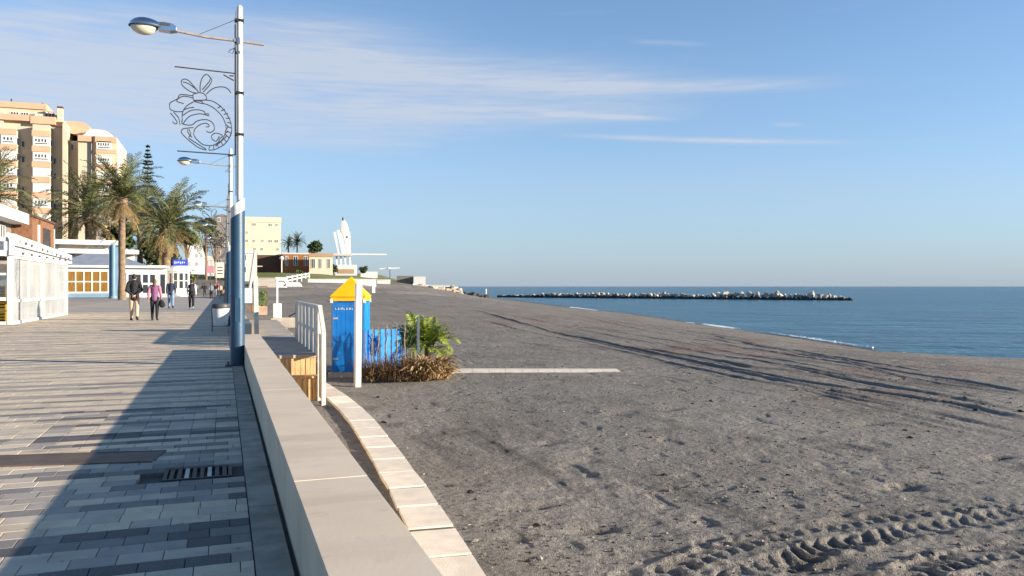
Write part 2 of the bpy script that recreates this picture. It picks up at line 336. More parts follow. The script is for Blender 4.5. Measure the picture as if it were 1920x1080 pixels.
def rut(pixels, w, depth, dk=.7, fade=True, seed=0):
    """a wheel rut pressed into the sand along a world path"""
    global relief, damp
    pts = [ground_pt(*q) for q in pixels]
    best = np.full(X.shape, 1e9); side = np.zeros(X.shape); along = np.zeros(X.shape); acc = 0
    for a, b in zip(pts[:-1], pts[1:]):
        ex, ey = b.x - a.x, b.y - a.y; L = math.hypot(ex, ey); t = np.clip(((X - a.x) * ex + (Y - a.y) * ey) / L ** 2, 0, 1)
        ddx = X - a.x - t * ex; ddy = Y - a.y - t * ey; d = np.hypot(ddx, ddy); m = d < best
        best = np.where(m, d, best); along = np.where(m, acc + t * L, along); acc += L
    best = best + .10 * vnoise(along * .8, along * 0 + seed, seed) + .05 * vnoise(X * 3, Y * 3, seed + 1) * (R_ < 30)
    k = sst(0, 3, along) * sst(0, 3, acc - along) * (0.55 + .9 * np.clip(vnoise(along * .22, along * 0, seed + 5) + .5, 0, 1))
    k = k * np.clip(1.7 - R_ / 70, .25, 1); w = np.maximum(w, SPC * .8); relief -= k * depth * np.exp(-(best / w) ** 2) - k * depth * .55 * np.exp(-((best - 1.9 * w) / (.6 * w)) ** 2)
    damp = np.maximum(damp, .9 * dk * k * np.exp(-(best / (w * 1.0)) ** 2))
RUTS = [([(880, 580), (1000, 612), (1170, 650), (1340, 688), (1500, 715), (1650, 738), (1800, 760), (1990, 800)], 0.143, 0.066, .75),
        ([(900, 600), (1010, 626), (1130, 650), (1290, 690), (1460, 722), (1620, 752), (1800, 785), (1990, 825)], 0.132, 0.044, .45),
        ([(960, 590), (1090, 618), (1250, 648), (1400, 674), (1560, 700), (1690, 715)], 0.132, 0.050, .5),
        ([(1180, 648), (1300, 668), (1400, 690), (1540, 700), (1640, 722), (1760, 745)], 0.165, 0.055, .7),
        ([(1350, 650), (1500, 664), (1650, 685), (1900, 705), (2000, 712)], 0.138, 0.050, .5),
        ([(850, 565), (960, 592), (1060, 610), (1180, 622)], 0.220, 0.055, .5), ([(1150, 690), (1300, 720), (1500, 760), (1700, 790), (1950, 850)], 0.110, 0.028, .2),
        ([(1420, 665), (1600, 690), (1780, 722), (1990, 752)], 0.138, 0.044, .45), ([(900, 555), (1040, 580), (1200, 606), (1420, 640)], 0.275, 0.066, .4)]
for i in range(9):
    o_ = random.uniform(-26, 34); x_a = random.choice((1000, 1080, 1200, 1300)); x_b = random.choice((1400, 1600, 1800, 1980)); ln_r = []
    for px_ in np.linspace(x_a, x_b, 6): ln_r.append((px_, 575 + (px_ - 870) * .19 + o_ * (1 + (px_ - 870) / 900) * .9 + random.gauss(0, 2)))
    RUTS.append((ln_r, random.uniform(.08, .16), random.uniform(.03, .06), random.uniform(.25, .6)))
for i, r_ in enumerate(RUTS): rut(r_[0], r_[1] * (1.0 if i in (0, 3) else .8), r_[2] * (.8 if i in (0, 3) else .5), r_[3] * (.9 if i in (0, 3) else .6), seed=40 + 7 * i)
def treads(pixels, wid, pitch, depth, skew):
    global relief, damp
    pts = [ground_pt(*q) for q in pixels]; best = np.full(X.shape, 1e9); tt = np.zeros(X.shape); along = np.zeros(X.shape); acc = 0
    for a, b in zip(pts[:-1], pts[1:]):
        ex, ey = b.x - a.x, b.y - a.y; L = math.hypot(ex, ey); t = np.clip(((X - a.x) * ex + (Y - a.y) * ey) / L ** 2, 0, 1)
        ddx = X - a.x - t * ex; ddy = Y - a.y - t * ey; d = np.hypot(ddx, ddy); m = d < best
        best = np.where(m, d, best); tt = np.where(m, (ex * (Y - a.y) - ey * (X - a.x)) / L, tt); along = np.where(m, acc + t * L, along); acc += L
    jit = .05 * vnoise(X * 5, Y * 5, 77); inside = sst(wid, wid * .75, np.abs(tt) + jit)
    ends = sst(0, 1, along) * sst(0, 1, acc - along) * (.45 + .8 * sst(-.3, .3, vnoise(X * 1.3, Y * 1.3, 78)))
    lug = np.sin((along + skew * np.abs(tt + .02)) / pitch * 2 * math.pi + 3.2 * vnoise(X * 2.2, Y * 2.2, 79) + 1.2 * vnoise(X * 7, Y * 7, 80))
    relief += ends * inside * (depth * sst(-.4, .5, lug) - depth * .9); damp = np.maximum(damp, ends * inside * .45 * sst(.3, -.4, lug))
    relief += ends * depth * (.5 + 1.6 * vnoise(X * 9, Y * 9, 83)) * np.exp(-((np.abs(tt) - wid * 1.1) / .07) ** 2)
treads([(1180, 1095), (1330, 1040), (1460, 1000), (1640, 968), (1960, 935)], .17, .21, .034, .55)
treads([(1290, 1120), (1440, 1062), (1560, 1022), (1720, 990), (1980, 950)], .19, .21, .037, -.55)
treads([(1620, 1120), (1720, 1075), (1840, 1035), (1990, 1010)], .20, .21, .034, .6)
def pits(px, py, wx, wy, dep, dk=.6):
    global relief, damp
    c = ground_pt(px, py); q = ((X - c.x) / wx) ** 2 + ((Y - c.y) / wy) ** 2 + 1.2 * vnoise(X * 3.5, Y * 3.5, 55)
    g = np.exp(-np.maximum(q, 0)); relief -= dep * g; damp = np.maximum(damp, dk * g)
for q in ((1110, 988, .28, .12, .07, .6), (1000, 945, .3, .12, .05, .4), (1010, 830, .3, .14, .06, .4), (1090, 860, .25, .1, .05, .4), (1150, 778, .4, .15, .05, .4), (1250, 770, .4, .2, .06, .4),
          (1630, 795, .3, .1, .07, .5), (1690, 905, .3, .12, .06, .4), (1520, 1060, .3, .2, .07, .5), (1860, 855, .35, .12, .07, .5), (960, 1010, .2, .1, .05, .4)): pits(*q)
for px, py, wx, wy, a in ((1330, 655, 4, 5, .8), (1420, 640, 4, 5, .5), (1740, 692, 2.5, 3, .9), (1030, 600, 9, 12, .4), (1600, 690, 3, 3, .5), (1640, 735, 2, 2, .4), (880, 590, 4, 5, .2)):
    c = ground_pt(px, py); red = np.maximum(red, a * np.exp(-((X - c.x) / wx) ** 2 - ((Y - c.y) / wy) ** 2) * (.5 + 1.6 * vnoise(X * .9, Y * .9, 91)))
for px, py, d, w, a in ((520, 508, 184, 16, 1), (560, 513, 188, 12, 1), (600, 517, 200, 14, .9), (650, 519, 220, 18, 1), (700, 522, 222, 14, 1), (700, 531, 168, 10, .5), (740, 534, 190, 12, .6), (470, 508, 190, 14, .7), (650, 513, 260, 30, 1)):
    c = P(px, py, d); grass = np.maximum(grass, a * np.exp(-(((X - c.x) ** 2 + (Y - c.y) ** 2) / w ** 2) ** 2))
for px, py, d, w, a in ((500, 515, 170, 20, 1), (550, 518, 172, 18, 1), (600, 521, 182, 18, 1), (660, 521, 200, 22, 1), (710, 524, 200, 16, 1)):
    c = P(px, py, d); grass = np.maximum(grass, a * np.exp(-(((X - c.x) ** 2 + (Y - c.y) ** 2) / w ** 2) ** 2))
grass *= np.clip(.8 + 1.2 * vnoise(X * .35, Y * .35, 92), 0, 1)
relief *= sst(-.2, 3.0, SD) * np.where(Y > 75, np.clip(1.5 - (Y - 75) / 90, .35, 1), 1)
relief *= 1 - .85 * np.exp(-(((X - 2.0) / .9) ** 2)) * (Y < 40)
damp = np.maximum(damp, .8 * wet); Z = Z + relief
me = bpy.data.meshes.new("beach"); nr, nc = X.shape
co = np.stack([X, Y, Z], -1).reshape(-1, 3).astype(np.float32)
idx = np.arange(nr * nc).reshape(nr, nc); q = np.stack([idx[:-1, :-1], idx[:-1, 1:], idx[1:, 1:], idx[1:, :-1]], -1).reshape(-1, 4)[:, ::-1]
cut = (X[:-1, :-1] < .3) & (Y[:-1, :-1] < 60); q = q[~cut.reshape(-1)]
me.vertices.add(len(co)); me.vertices.foreach_set("co", co.ravel()); me.loops.add(len(q) * 4); me.loops.foreach_set("vertex_index", q.ravel().astype(np.int32))
me.polygons.add(len(q)); me.polygons.foreach_set("loop_start", np.arange(0, len(q) * 4, 4, dtype=np.int32))
me.update(calc_edges=True); me.polygons.foreach_set("use_smooth", np.ones(len(q), bool))
ca = me.color_attributes.new("tint", 'FLOAT_COLOR', 'POINT')
ca.data.foreach_set("color", np.stack([damp, np.clip(red, 0, 1), np.clip(grass, 0, 1), np.ones(X.shape)], -1).reshape(-1).astype(np.float32))
sm = bpy.data.materials.new("grey_sand"); sm.use_nodes = True; n = sm.node_tree.nodes; l = sm.node_tree.links; b = n["Principled BSDF"]
b.inputs["Roughness"].default_value = .95; b.inputs["Specular IOR Level"].default_value = .12
t = n.new("ShaderNodeTexCoord")
def snoise(scale, det=5):
    k = n.new("ShaderNodeTexNoise"); k.inputs["Scale"].default_value = scale; k.inputs["Detail"].default_value = det; l.new(t.outputs["Object"], k.inputs["Vector"]); return k.outputs[0]
def smix(f, a, bb, rng_=None):
    if rng_:
        r = n.new("ShaderNodeMapRange"); r.inputs[1].default_value, r.inputs[2].default_value = rng_; l.new(f, r.inputs[0]); f = r.outputs[0]
    m = n.new("ShaderNodeMix"); m.data_type = 'RGBA'; l.new(f, m.inputs[0])
    for i, v in ((6, a), (7, bb)):
        if isinstance(v, tuple): m.inputs[i].default_value = v + (1,)
        else: l.new(v, m.inputs[i])
    return m.outputs[2]
c0 = smix(snoise(.35), (.208, .187, .160), (.268, .244, .213), (.35, .65)); c0 = smix(snoise(1.3, 8), c0, (.135, .123, .108), (.56, .74)); c0 = smix(snoise(9), c0, (.135, .122, .104), (.52, .72)); c0 = smix(snoise(70, 3), c0, (.065, .06, .055), (.60, .70)); c0 = smix(snoise(55, 2), c0, (.42, .40, .36), (.70, .78))
mq = n.new("ShaderNodeMapping"); mq.inputs["Rotation"].default_value = (0, 0, math.radians(-12)); mq.inputs["Scale"].default_value = (.75, .09, 1); l.new(t.outputs["Object"], mq.inputs[0])
kq = n.new("ShaderNodeTexNoise"); kq.inputs["Scale"].default_value = 1.0; kq.inputs["Detail"].default_value = 8; kq.inputs["Roughness"].default_value = .7; l.new(mq.outputs[0], kq.inputs["Vector"]); c0 = smix(kq.outputs[0], c0, (.085, .078, .070), (.56, .72))
at = n.new("ShaderNodeAttribute"); at.attribute_name = "tint"; sp = n.new("ShaderNodeSeparateColor"); l.new(at.outputs["Color"], sp.inputs[0])
c0 = smix(sp.outputs[1], c0, (.20, .13, .10)); c0 = smix(sp.outputs[2], c0, smix(snoise(.8), (.10, .125, .03), (.18, .19, .055))); c0 = smix(sp.outputs[0], c0, (.062, .058, .056))
l.new(c0, b.inputs["Base Color"])
ma = n.new("ShaderNodeMath"); ma.operation = 'MULTIPLY_ADD'; l.new(snoise(16, 6), ma.inputs[0]); ma.inputs[1].default_value = 1.6; mb_ = n.new("ShaderNodeMath"); mb_.operation = 'MULTIPLY_ADD'; l.new(snoise(4.5, 6), mb_.inputs[0]); mb_.inputs[1].default_value = 3.0; l.new(snoise(75, 4), mb_.inputs[2]); l.new(mb_.outputs[0], ma.inputs[2])
bp = n.new("ShaderNodeBump"); bp.inputs["Strength"].default_value = .8; bp.inputs["Distance"].default_value = .03; l.new(ma.outputs[0], bp.inputs["Height"]); l.new(bp.outputs[0], b.inputs["Normal"])
me.materials.append(sm)
beach = tag(obj("beach", me), "grey sand beach with wheel ruts rising to the grassy headland", None, None, "structure")
def beach_z(x, y):
    i = int(np.clip(np.searchsorted(rr, math.hypot(x, y)), 0, nr - 1)); j = int(np.clip(np.searchsorted(az_c, math.atan2(x, y)), 0, nc - 1)); return float(Z[i, j])

# ---- sea
sea_m = bpy.data.materials.new("sea_water"); sea_m.use_nodes = True; n = sea_m.node_tree.nodes; l = sea_m.node_tree.links; b = n["Principled BSDF"]
b.inputs["Roughness"].default_value = .22; b.inputs["IOR"].default_value = 1.33; b.inputs["Specular IOR Level"].default_value = .1
t = n.new("ShaderNodeTexCoord"); mp = n.new("ShaderNodeMapping"); mp.inputs["Rotation"].default_value = (0, 0, math.radians(20)); l.new(t.outputs["Object"], mp.inputs[0])
def wv(scale, sx, sy, det=4):
    m2_ = n.new("ShaderNodeMapping"); m2_.inputs["Scale"].default_value = (sx, sy, 1); l.new(mp.outputs[0], m2_.inputs[0])
    k = n.new("ShaderNodeTexNoise"); k.inputs["Scale"].default_value = scale; k.inputs["Detail"].default_value = det; l.new(m2_.outputs[0], k.inputs["Vector"]); return k.outputs[0]
c0 = smix(wv(.012, .35, 1.6), (.004, .062, .118), (.010, .095, .155), (.35, .65)); c0 = smix(wv(.12, .4, 1.6), c0, (.02, .135, .185), (.52, .78)); c0 = smix(wv(.45, .22, 1.5, 5), c0, (.05, .20, .25), (.56, .72)); c0 = smix(wv(.30, .22, 1.5, 5), c0, (.003, .035, .075), (.58, .74))
l.new(c0, b.inputs["Base Color"])
s1 = n.new("ShaderNodeMath"); s1.operation = 'MULTIPLY_ADD'; l.new(wv(.22, .45, 1.0, 6), s1.inputs[0]); s1.inputs[1].default_value = 3.2; l.new(wv(1.6, .6, 1.0, 3), s1.inputs[2])
bp = n.new("ShaderNodeBump"); bp.inputs["Strength"].default_value = .9; bp.inputs["Distance"].default_value = .35; l.new(s1.outputs[0], bp.inputs["Height"]); l.new(bp.outputs[0], b.inputs["Normal"])
s = MB(); s.quad((-200, -400, SEA), (40000, -400, SEA), (40000, 45000, SEA), (-200, 45000, SEA)); s.quad((-30000, 900, SEA), (-200, 900, SEA), (-200, 45000, SEA), (-30000, 45000, SEA))
tag(s.build("sea", sea_m, fix=False), "calm blue sea reaching the horizon", None, None, "structure")
# foam lines at the water's edge
def foam(pixels, w):
    b = MB(); pts = [G(px, py, SEA + .03) for px, py in pixels]; k = []
    for a, c in zip(pts[:-1], pts[1:]):
        for i in range(24): k.append(a.lerp(c, i / 24))
    k.append(pts[-1]); L = len(k); top = []; bot = []
    for i, p in enumerate(k):
        e = math.sin(math.pi * i / (L - 1)) ** .5; ww = w * e * random.uniform(.35, 1.0); off = random.uniform(-.15, .15)
        d = (k[min(i + 1, L - 1)] - k[max(i - 1, 0)]).normalized(); nn = Vector((d.y, -d.x, 0))
        top.append(p + nn * (ww + off)); bot.append(p + nn * off)
    for i in range(L - 1): b.add([bot[i], top[i], top[i + 1], bot[i + 1], bot[i] + Vector((0, 0, .08)), top[i] + Vector((0, 0, .03)), top[i + 1] + Vector((0, 0, .03)), bot[i + 1] + Vector((0, 0, .08))], [(4, 5, 6, 7), (0, 1, 5, 4), (2, 3, 7, 6), (1, 2, 6, 5), (3, 0, 4, 7)])
    return b
fb = MB()
for pxs, w in (([(1072, 576), (1110, 581), (1160, 590), (1192, 596)], 3.0), ([(1220, 599), (1285, 605), (1300, 607)], 1.0), ([(1318, 608), (1350, 612), (1385, 617)], 1.3), ([(1440, 624), (1500, 632), (1560, 641), (1640, 653)], .5), ([(1130, 583.5), (1200, 596), (1250, 601)], .7), ([(1690, 663), (1760, 668), (1850, 673)], .5)):
    f_ = foam(pxs, w); fb.add(f_.v, f_.f)
tag(fb.build("foam", M['foam']), "thin white foam along the waterline", None, None, "stuff")

# ---- promenade
prom_m = bpy.data.materials.new("far_paving"); prom_m.use_nodes = True; n = prom_m.node_tree.nodes; l = prom_m.node_tree.links; b = n["Principled BSDF"]; b.inputs["Roughness"].default_value = .75
t = n.new("ShaderNodeTexCoord"); mp = n.new("ShaderNodeMapping"); mp.inputs["Scale"].default_value = (.12, 1.3, 1); l.new(t.outputs["Object"], mp.inputs[0])
k = n.new("ShaderNodeTexNoise"); k.inputs["Scale"].default_value = 1.0; k.inputs["Detail"].default_value = 6; l.new(mp.outputs[0], k.inputs["Vector"])
l.new(smix(k.outputs[0], (.31, .28, .25), (.44, .385, .315), (.4, .6)), b.inputs["Base Color"])
pm = MB(); pm.box(-9.5, .34, -4, 46, -.5, -.03)
prom = pm.build("promenade", M['joint']); tag(prom, "paved seafront promenade in beige and grey pavers", None, None, "structure")
MB().box(-9.5, .34, 46.0, 320, -.5, -.002).build("far_paving", prom_m, prom)
MB().quad((-600, -60, -.06), (-9.5, -60, -.06), (-9.5, 900, -.06), (-600, 900, -.06)).build("ground", mat("town_ground", (.33, .30, .27), .9, .15, .2), None)
tag(bpy.data.objects["ground"], "pale town ground inland of the promenade", None, None, "structure")
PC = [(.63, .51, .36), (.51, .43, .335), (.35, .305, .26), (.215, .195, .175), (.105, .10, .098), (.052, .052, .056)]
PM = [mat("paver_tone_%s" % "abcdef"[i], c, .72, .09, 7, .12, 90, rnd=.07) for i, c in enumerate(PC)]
for m_ in PM:     # trodden dirt, stains and gum spots that run on across the blocks
    n = m_.node_tree.nodes; l = m_.node_tree.links; b = n["Principled BSDF"]; src_ = b.inputs["Base Color"].links[0].from_socket; gp_ = n.new("ShaderNodeNewGeometry").outputs["Position"]
    for sc_, lo, hi, amt, cc in ((1.1, .5, .75, .38, (.16, .135, .11)), (5.0, .58, .74, .35, (.12, .105, .09)), (21, .70, .73, .6, (.05, .045, .04)), (60, .62, .72, .35, (.5, .43, .34))):
        k_ = n.new("ShaderNodeTexNoise"); k_.inputs["Scale"].default_value = sc_; k_.inputs["Detail"].default_value = 7 if sc_ < 20 else 2; l.new(gp_, k_.inputs["Vector"])
        r_ = n.new("ShaderNodeMapRange"); r_.inputs[1].default_value = lo; r_.inputs[2].default_value = hi; r_.inputs[4].default_value = amt; l.new(k_.outputs[0], r_.inputs[0])
        x_ = n.new("ShaderNodeMix"); x_.data_type = 'RGBA'; l.new(r_.outputs[0], x_.inputs[0]); l.new(src_, x_.inputs[6]); x_.inputs[7].default_value = cc + (1,); src_ = x_.outputs[2]
    l.new(src_, b.inputs["Base Color"])
RP, XP, JT = .155, .212, .0035
def paver_mesh(m):
    hx, hy, c = (XP - JT) / 2, (RP - JT) / 2, .003; vs = []
    for ox, z in ((0, -.035), (0, -c), (c, 0)):
        vs += [(-hx + ox, -hy + ox, z), (hx - ox, -hy + ox, z), (hx - ox, hy - ox, z), (-hx + ox, hy - ox, z)]
    fs = [(8, 9, 10, 11)] + [(r * 4 + i, r * 4 + (i + 1) % 4, r * 4 + 4 + (i + 1) % 4, r * 4 + 4 + i) for r in range(2) for i in range(4)]
    return MB().add(vs, fs).mesh("paver", m)
PMESH = [paver_mesh(m) for m in PM]
cand = []; rows = int((46 - 1.2) / RP); joint_plate = []
band = [0.0]
while len(band) < rows + 1:
    band += [random.uniform(-1.25, -.75) for _ in range(random.choice((1, 2, 2, 3)))] + [random.uniform(.55, 1.15) for _ in range(random.choice((1, 1, 2, 2)))]
PLATE_C = Vector((-4.6, 7.72, 0)); PLATE_R = math.radians(-11); PLATE_L, PLATE_W = 8.4, .40
def in_plate(x, y):
    dxx, dyy = x - PLATE_C.x, y - PLATE_C.y; u = dxx * math.cos(PLATE_R) + dyy * math.sin(PLATE_R); v = -dxx * math.sin(PLATE_R) + dyy * math.cos(PLATE_R)
    return abs(u) < PLATE_L / 2 - .06 and abs(v) < PLATE_W / 2 - .04
GX0, GX1, GY0, GY1 = -.40, .06, 6.05, 6.42
for r in range(rows):
    y = 1.2 + (r + .5) * RP; off = random.choice((0, .5, .5, .33)) * XP if r % 2 else random.choice((0, 0, .3)) * XP
    x1 = .1425; run = random.gauss(0, .5); first = True
    while x1 > -9.4:
        w = off if (first and off > .03) else XP; first = False; xc = x1 - w / 2; x1 -= w; run = run * .84 + random.gauss(0, .42)
        if in_plate(xc, y) or (GX0 - .09 < xc < GX1 + .09 and GY0 - .06 < y < GY1 + .06): continue
        v = 1.3 + .9 * band[r] + .8 * run + (.55 if xc > -1.5 else -.15) + random.gauss(0, .4)  # darker tones near the wall put its shade into the paver colour
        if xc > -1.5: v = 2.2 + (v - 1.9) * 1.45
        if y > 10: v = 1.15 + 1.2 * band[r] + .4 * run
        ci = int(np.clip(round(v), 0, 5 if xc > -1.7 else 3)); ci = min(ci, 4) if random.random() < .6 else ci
        cand.append((xc, y, ci, w))
vis = [c for c in cand if c[0] > -.245 * c[1] - .1 and c[1] > 3.7]; vis.sort(key=lambda c: c[0] * SA + c[1] * CA); chosen = set(vis[:300])
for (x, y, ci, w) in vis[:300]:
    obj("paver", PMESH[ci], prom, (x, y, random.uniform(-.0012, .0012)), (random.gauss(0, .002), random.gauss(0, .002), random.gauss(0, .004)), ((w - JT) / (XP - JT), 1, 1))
rv = [[] for _ in PC]; rf = [[] for _ in PC]
rest_v, rest_f, rest_m = [], [], []
hx, hy = (XP - JT) / 2, (RP - JT) / 2
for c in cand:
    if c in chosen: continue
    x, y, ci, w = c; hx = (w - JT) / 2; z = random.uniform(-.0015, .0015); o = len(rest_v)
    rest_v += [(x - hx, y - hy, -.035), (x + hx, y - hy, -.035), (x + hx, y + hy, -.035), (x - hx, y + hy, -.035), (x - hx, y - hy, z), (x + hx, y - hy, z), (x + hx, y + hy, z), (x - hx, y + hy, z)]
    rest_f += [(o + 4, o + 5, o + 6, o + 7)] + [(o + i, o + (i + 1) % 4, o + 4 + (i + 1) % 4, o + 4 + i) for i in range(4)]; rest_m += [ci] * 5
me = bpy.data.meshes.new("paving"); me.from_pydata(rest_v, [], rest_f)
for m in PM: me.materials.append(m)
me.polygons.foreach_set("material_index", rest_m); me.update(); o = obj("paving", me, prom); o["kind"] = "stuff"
T = Matrix.Translation(PLATE_C) @ Matrix.Rotation(PLATE_R, 4, 'Z')
pl = MB(T)
for i in range(3):
    pass
pl.box(-PLATE_L / 2, PLATE_L / 2, -PLATE_W / 2, PLATE_W / 2, -.02, .006)
pl.box(-PLATE_L / 2, PLATE_L / 2, -PLATE_W / 2 - .012, -PLATE_W / 2, -.02, .010); pl.box(-PLATE_L / 2, PLATE_L / 2, PLATE_W / 2, PLATE_W / 2 + .012, -.02, .010)
tag(pl.build("joint_cover", M['plate']), "brown joint cover strip laid across the promenade paving", "cover strip")
g = thing("drain_grate", "small iron drain grate set in the shaded paving", "drain", ((GX0 + GX1) / 2, (GY0 + GY1) / 2, 0))
hw, hh = (GX1 - GX0) / 2, (GY1 - GY0) / 2
part("frame", M['grate'], g, (-hw, hw, -hh, -hh + .025, -.03, .002), (-hw, hw, hh - .025, hh, -.03, .002), (-hw, -hw + .025, -hh + .025, hh - .025, -.03, .001), (hw - .025, hw, -hh + .025, hh - .025, -.03, .001))
for i in range(8):
    x = -hw + .04 + i * (2 * hw - .08) / 7.5; part("bar", M['signgrey' if i % 3 == 2 else 'grate'], g, (x, x + .028, -hh + .025, hh - .025, -.025, 0))
# strip of slabs and gutter along the wall
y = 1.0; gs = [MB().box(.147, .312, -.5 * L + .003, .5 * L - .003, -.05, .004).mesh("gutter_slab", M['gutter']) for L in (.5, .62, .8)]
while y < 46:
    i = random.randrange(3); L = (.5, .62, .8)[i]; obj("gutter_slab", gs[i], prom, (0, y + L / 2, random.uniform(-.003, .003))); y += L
# ---- sea wall : blocks of pale concrete
wallm = mat("wall_concrete", (.66, .535, .39), .72, .10, 1.1, .03, 40, rnd=.02, spec=.3)
n = wallm.node_tree.nodes; l = wallm.node_tree.links; b = n["Principled BSDF"]; t = n.new("ShaderNodeTexCoord"); src_ = b.inputs["Base Color"].links[0].from_socket
def wst(scale, sx, sy, sz, lo, hi, col, amt, src_):
    mp_ = n.new("ShaderNodeMapping"); mp_.inputs["Scale"].default_value = (sx, sy, sz); l.new(n.new("ShaderNodeNewGeometry").outputs["Position"], mp_.inputs[0]); mp_.inputs["Location"].default_value = (random.random() * 9, 3, 2)
    k_ = n.new("ShaderNodeTexNoise"); k_.inputs["Scale"].default_value = scale; k_.inputs["Detail"].default_value = 8; k_.inputs["Roughness"].default_value = .65; l.new(mp_.outputs[0], k_.inputs["Vector"])
    r_ = n.new("ShaderNodeMapRange"); r_.inputs[1].default_value = lo; r_.inputs[2].default_value = hi; r_.inputs[4].default_value = amt; l.new(k_.outputs[0], r_.inputs[0])
    m_ = n.new("ShaderNodeMix"); m_.data_type = 'RGBA'; l.new(r_.outputs[0], m_.inputs[0]); l.new(src_, m_.inputs[6]); m_.inputs[7].default_value = col + (1,); return m_.outputs[2]
src_ = wst(2.2, .25, 1.2, 1, .5, .75, (.44, .36, .275), .6, src_); src_ = wst(6, 1, 1, .12, .58, .8, (.30, .25, .19), .45, src_); src_ = wst(28, 1, 1, 1, .68, .76, (.25, .21, .17), .55, src_); src_ = wst(1.1, .4, .8, 1, .5, .8, (.70, .61, .50), .6, src_)
l.new(src_, b.inputs["Base Color"])
def wall_run(label, y0, y1, L):
    w = thing("seawall", label, "wall", (.528, y0, 0)); n = max(1, round((y1 - y0) / L)); L = (y1 - y0) / n
    me = MB().box(-.187, .187, 0.0005, L - .0005, -1.6, .352).mesh("wall_block", wallm)
    for i in range(n):
        o = obj("wall_block", me, w, (random.uniform(-.0015, .0015), i * L, random.uniform(-.0015, .0015)))
        md = o.modifiers.new("bevel", 'BEVEL'); md.width = .0015; md.segments = 2
    return w
wall_run("low beige concrete wall running from the foreground to the blue lamp post", -1.5, 17.6, 1.9)
wall_run("low beige concrete wall continuing beyond the beach steps", 22.4, 60, 2.4)
wall_run("distant low wall edging the crowded end of the promenade", 60.2, 150, 7.5)
# ---- slab path at the wall foot
PATH = [(2.02, 3.0), (2.08, 5.0), (2.14, 6.6), (2.28, 8.2), (2.42, 10.2), (2.55, 12.4), (2.66, 14.6), (2.70, 16.4), (2.68, 18.2), (2.60, 20.0), (2.5, 21.6)]
path = thing("slab_path", "curving path of pale stone slabs at the foot of the wall", None, (0, 0, 0)); path["kind"] = "structure"
def path_at(y):
    for (x0, y0), (x1, y1) in zip(PATH[:-1], PATH[1:]):
        if y0 <= y <= y1: t = (y - y0) / (y1 - y0); return x0 + t * (x1 - x0), math.atan2(x1 - x0, y1 - y0)
    return PATH[-1][0], 0
bedm = mat("path_bed_grit", (.13, .118, .10), .95, .25, 20, .3, 60)
for (x0, y0), (x1, y1) in zip(PATH[:-1], PATH[1:]):
    MB().add([(x0 - .46, y0, -1.35), (x0 - .01, y0, -1.35), (x1 - .01, y1, -1.35), (x1 - .46, y1, -1.35), (x0 - .46, y0, -1.168), (x0 - .01, y0, -1.168), (x1 - .01, y1, -1.168), (x1 - .46, y1, -1.168)], [(3, 2, 1, 0), (4, 5, 6, 7), (0, 1, 5, 4), (1, 2, 6, 5), (2, 3, 7, 6), (3, 0, 4, 7)]).build("path_bed", bedm, path)
y = 3.2; SW, SL = .47, .80
sme = MB().box(-SW / 2, SW / 2, -SL / 2, SL / 2, -.12, 0).mesh("slab", M['slab'])
while y < 21.4:
    x, a = path_at(y); gap = random.choice((.05, .07, .09, .10)) if y < 13 else .04
    o = obj("slab", sme, path, (x - SW / 2, y, -1.150 + random.uniform(-.004, .004)), (random.gauss(0, .004), random.gauss(0, .006), -a + random.gauss(0, .012)))
    md = o.modifiers.new("bevel", 'BEVEL'); md.width = .003; md.segments = 1
    y += SL + gap

# pebbles, clods and weed scraps strewn over the near sand
pv, pf_, pmi = [], [], []
for i in range(5200):
    r_ = random.uniform(5.5, 11) if random.random() < .55 else random.uniform(8, 26); a = math.radians(random.uniform(10, 54)); x, y = r_ * math.sin(a), r_ * math.cos(a)
    if x < path_at(y)[0] + .06 or float(vnoise(np.array([x * .45]), np.array([y * .45]), 61)[0]) < random.uniform(-.35, .3): continue
    s_ = random.uniform(.004, .011) * (1 + r_ / 16) * (2.0 if random.random() < .06 else 1); z = beach_z(x, y) + s_ * .2; o_ = len(pv); a2 = random.uniform(0, 6); e = random.uniform(.8, 2.2)
    for dx_, dy_, dz_ in ((e, 0, 0), (0, 1, 0), (-e, 0, .1), (0, -1, 0), (0, 0, .8), (0, 0, -.8)): pv.append((x + s_ * (dx_ * math.cos(a2) - dy_ * math.sin(a2)), y + s_ * (dx_ * math.sin(a2) + dy_ * math.cos(a2)), z + s_ * dz_))
    pf_ += [(o_ + i_, o_ + (i_ + 1) % 4, o_ + 4) for i_ in range(4)] + [(o_ + (i_ + 1) % 4, o_ + i_, o_ + 5) for i_ in range(4)]; pmi += [random.choice((0, 0, 0, 0, 1, 1, 0, 0, 1, 2))] * 8
me = bpy.data.meshes.new("pebbles"); me.from_pydata(pv, [], pf_)
for m in (mat("sand_clod", (.16, .145, .125), .95, .3, 9), mat("weed_scrap", (.035, .03, .026), .9, .3, 9), mat("pale_pebble", (.30, .28, .25), .8, .2, 9)): me.materials.append(m)
me.polygons.foreach_set("material_index", pmi); me.update(); tag(obj("pebbles", me), "pebbles, clods and weed scraps scattered on the near sand", None, None, "stuff")

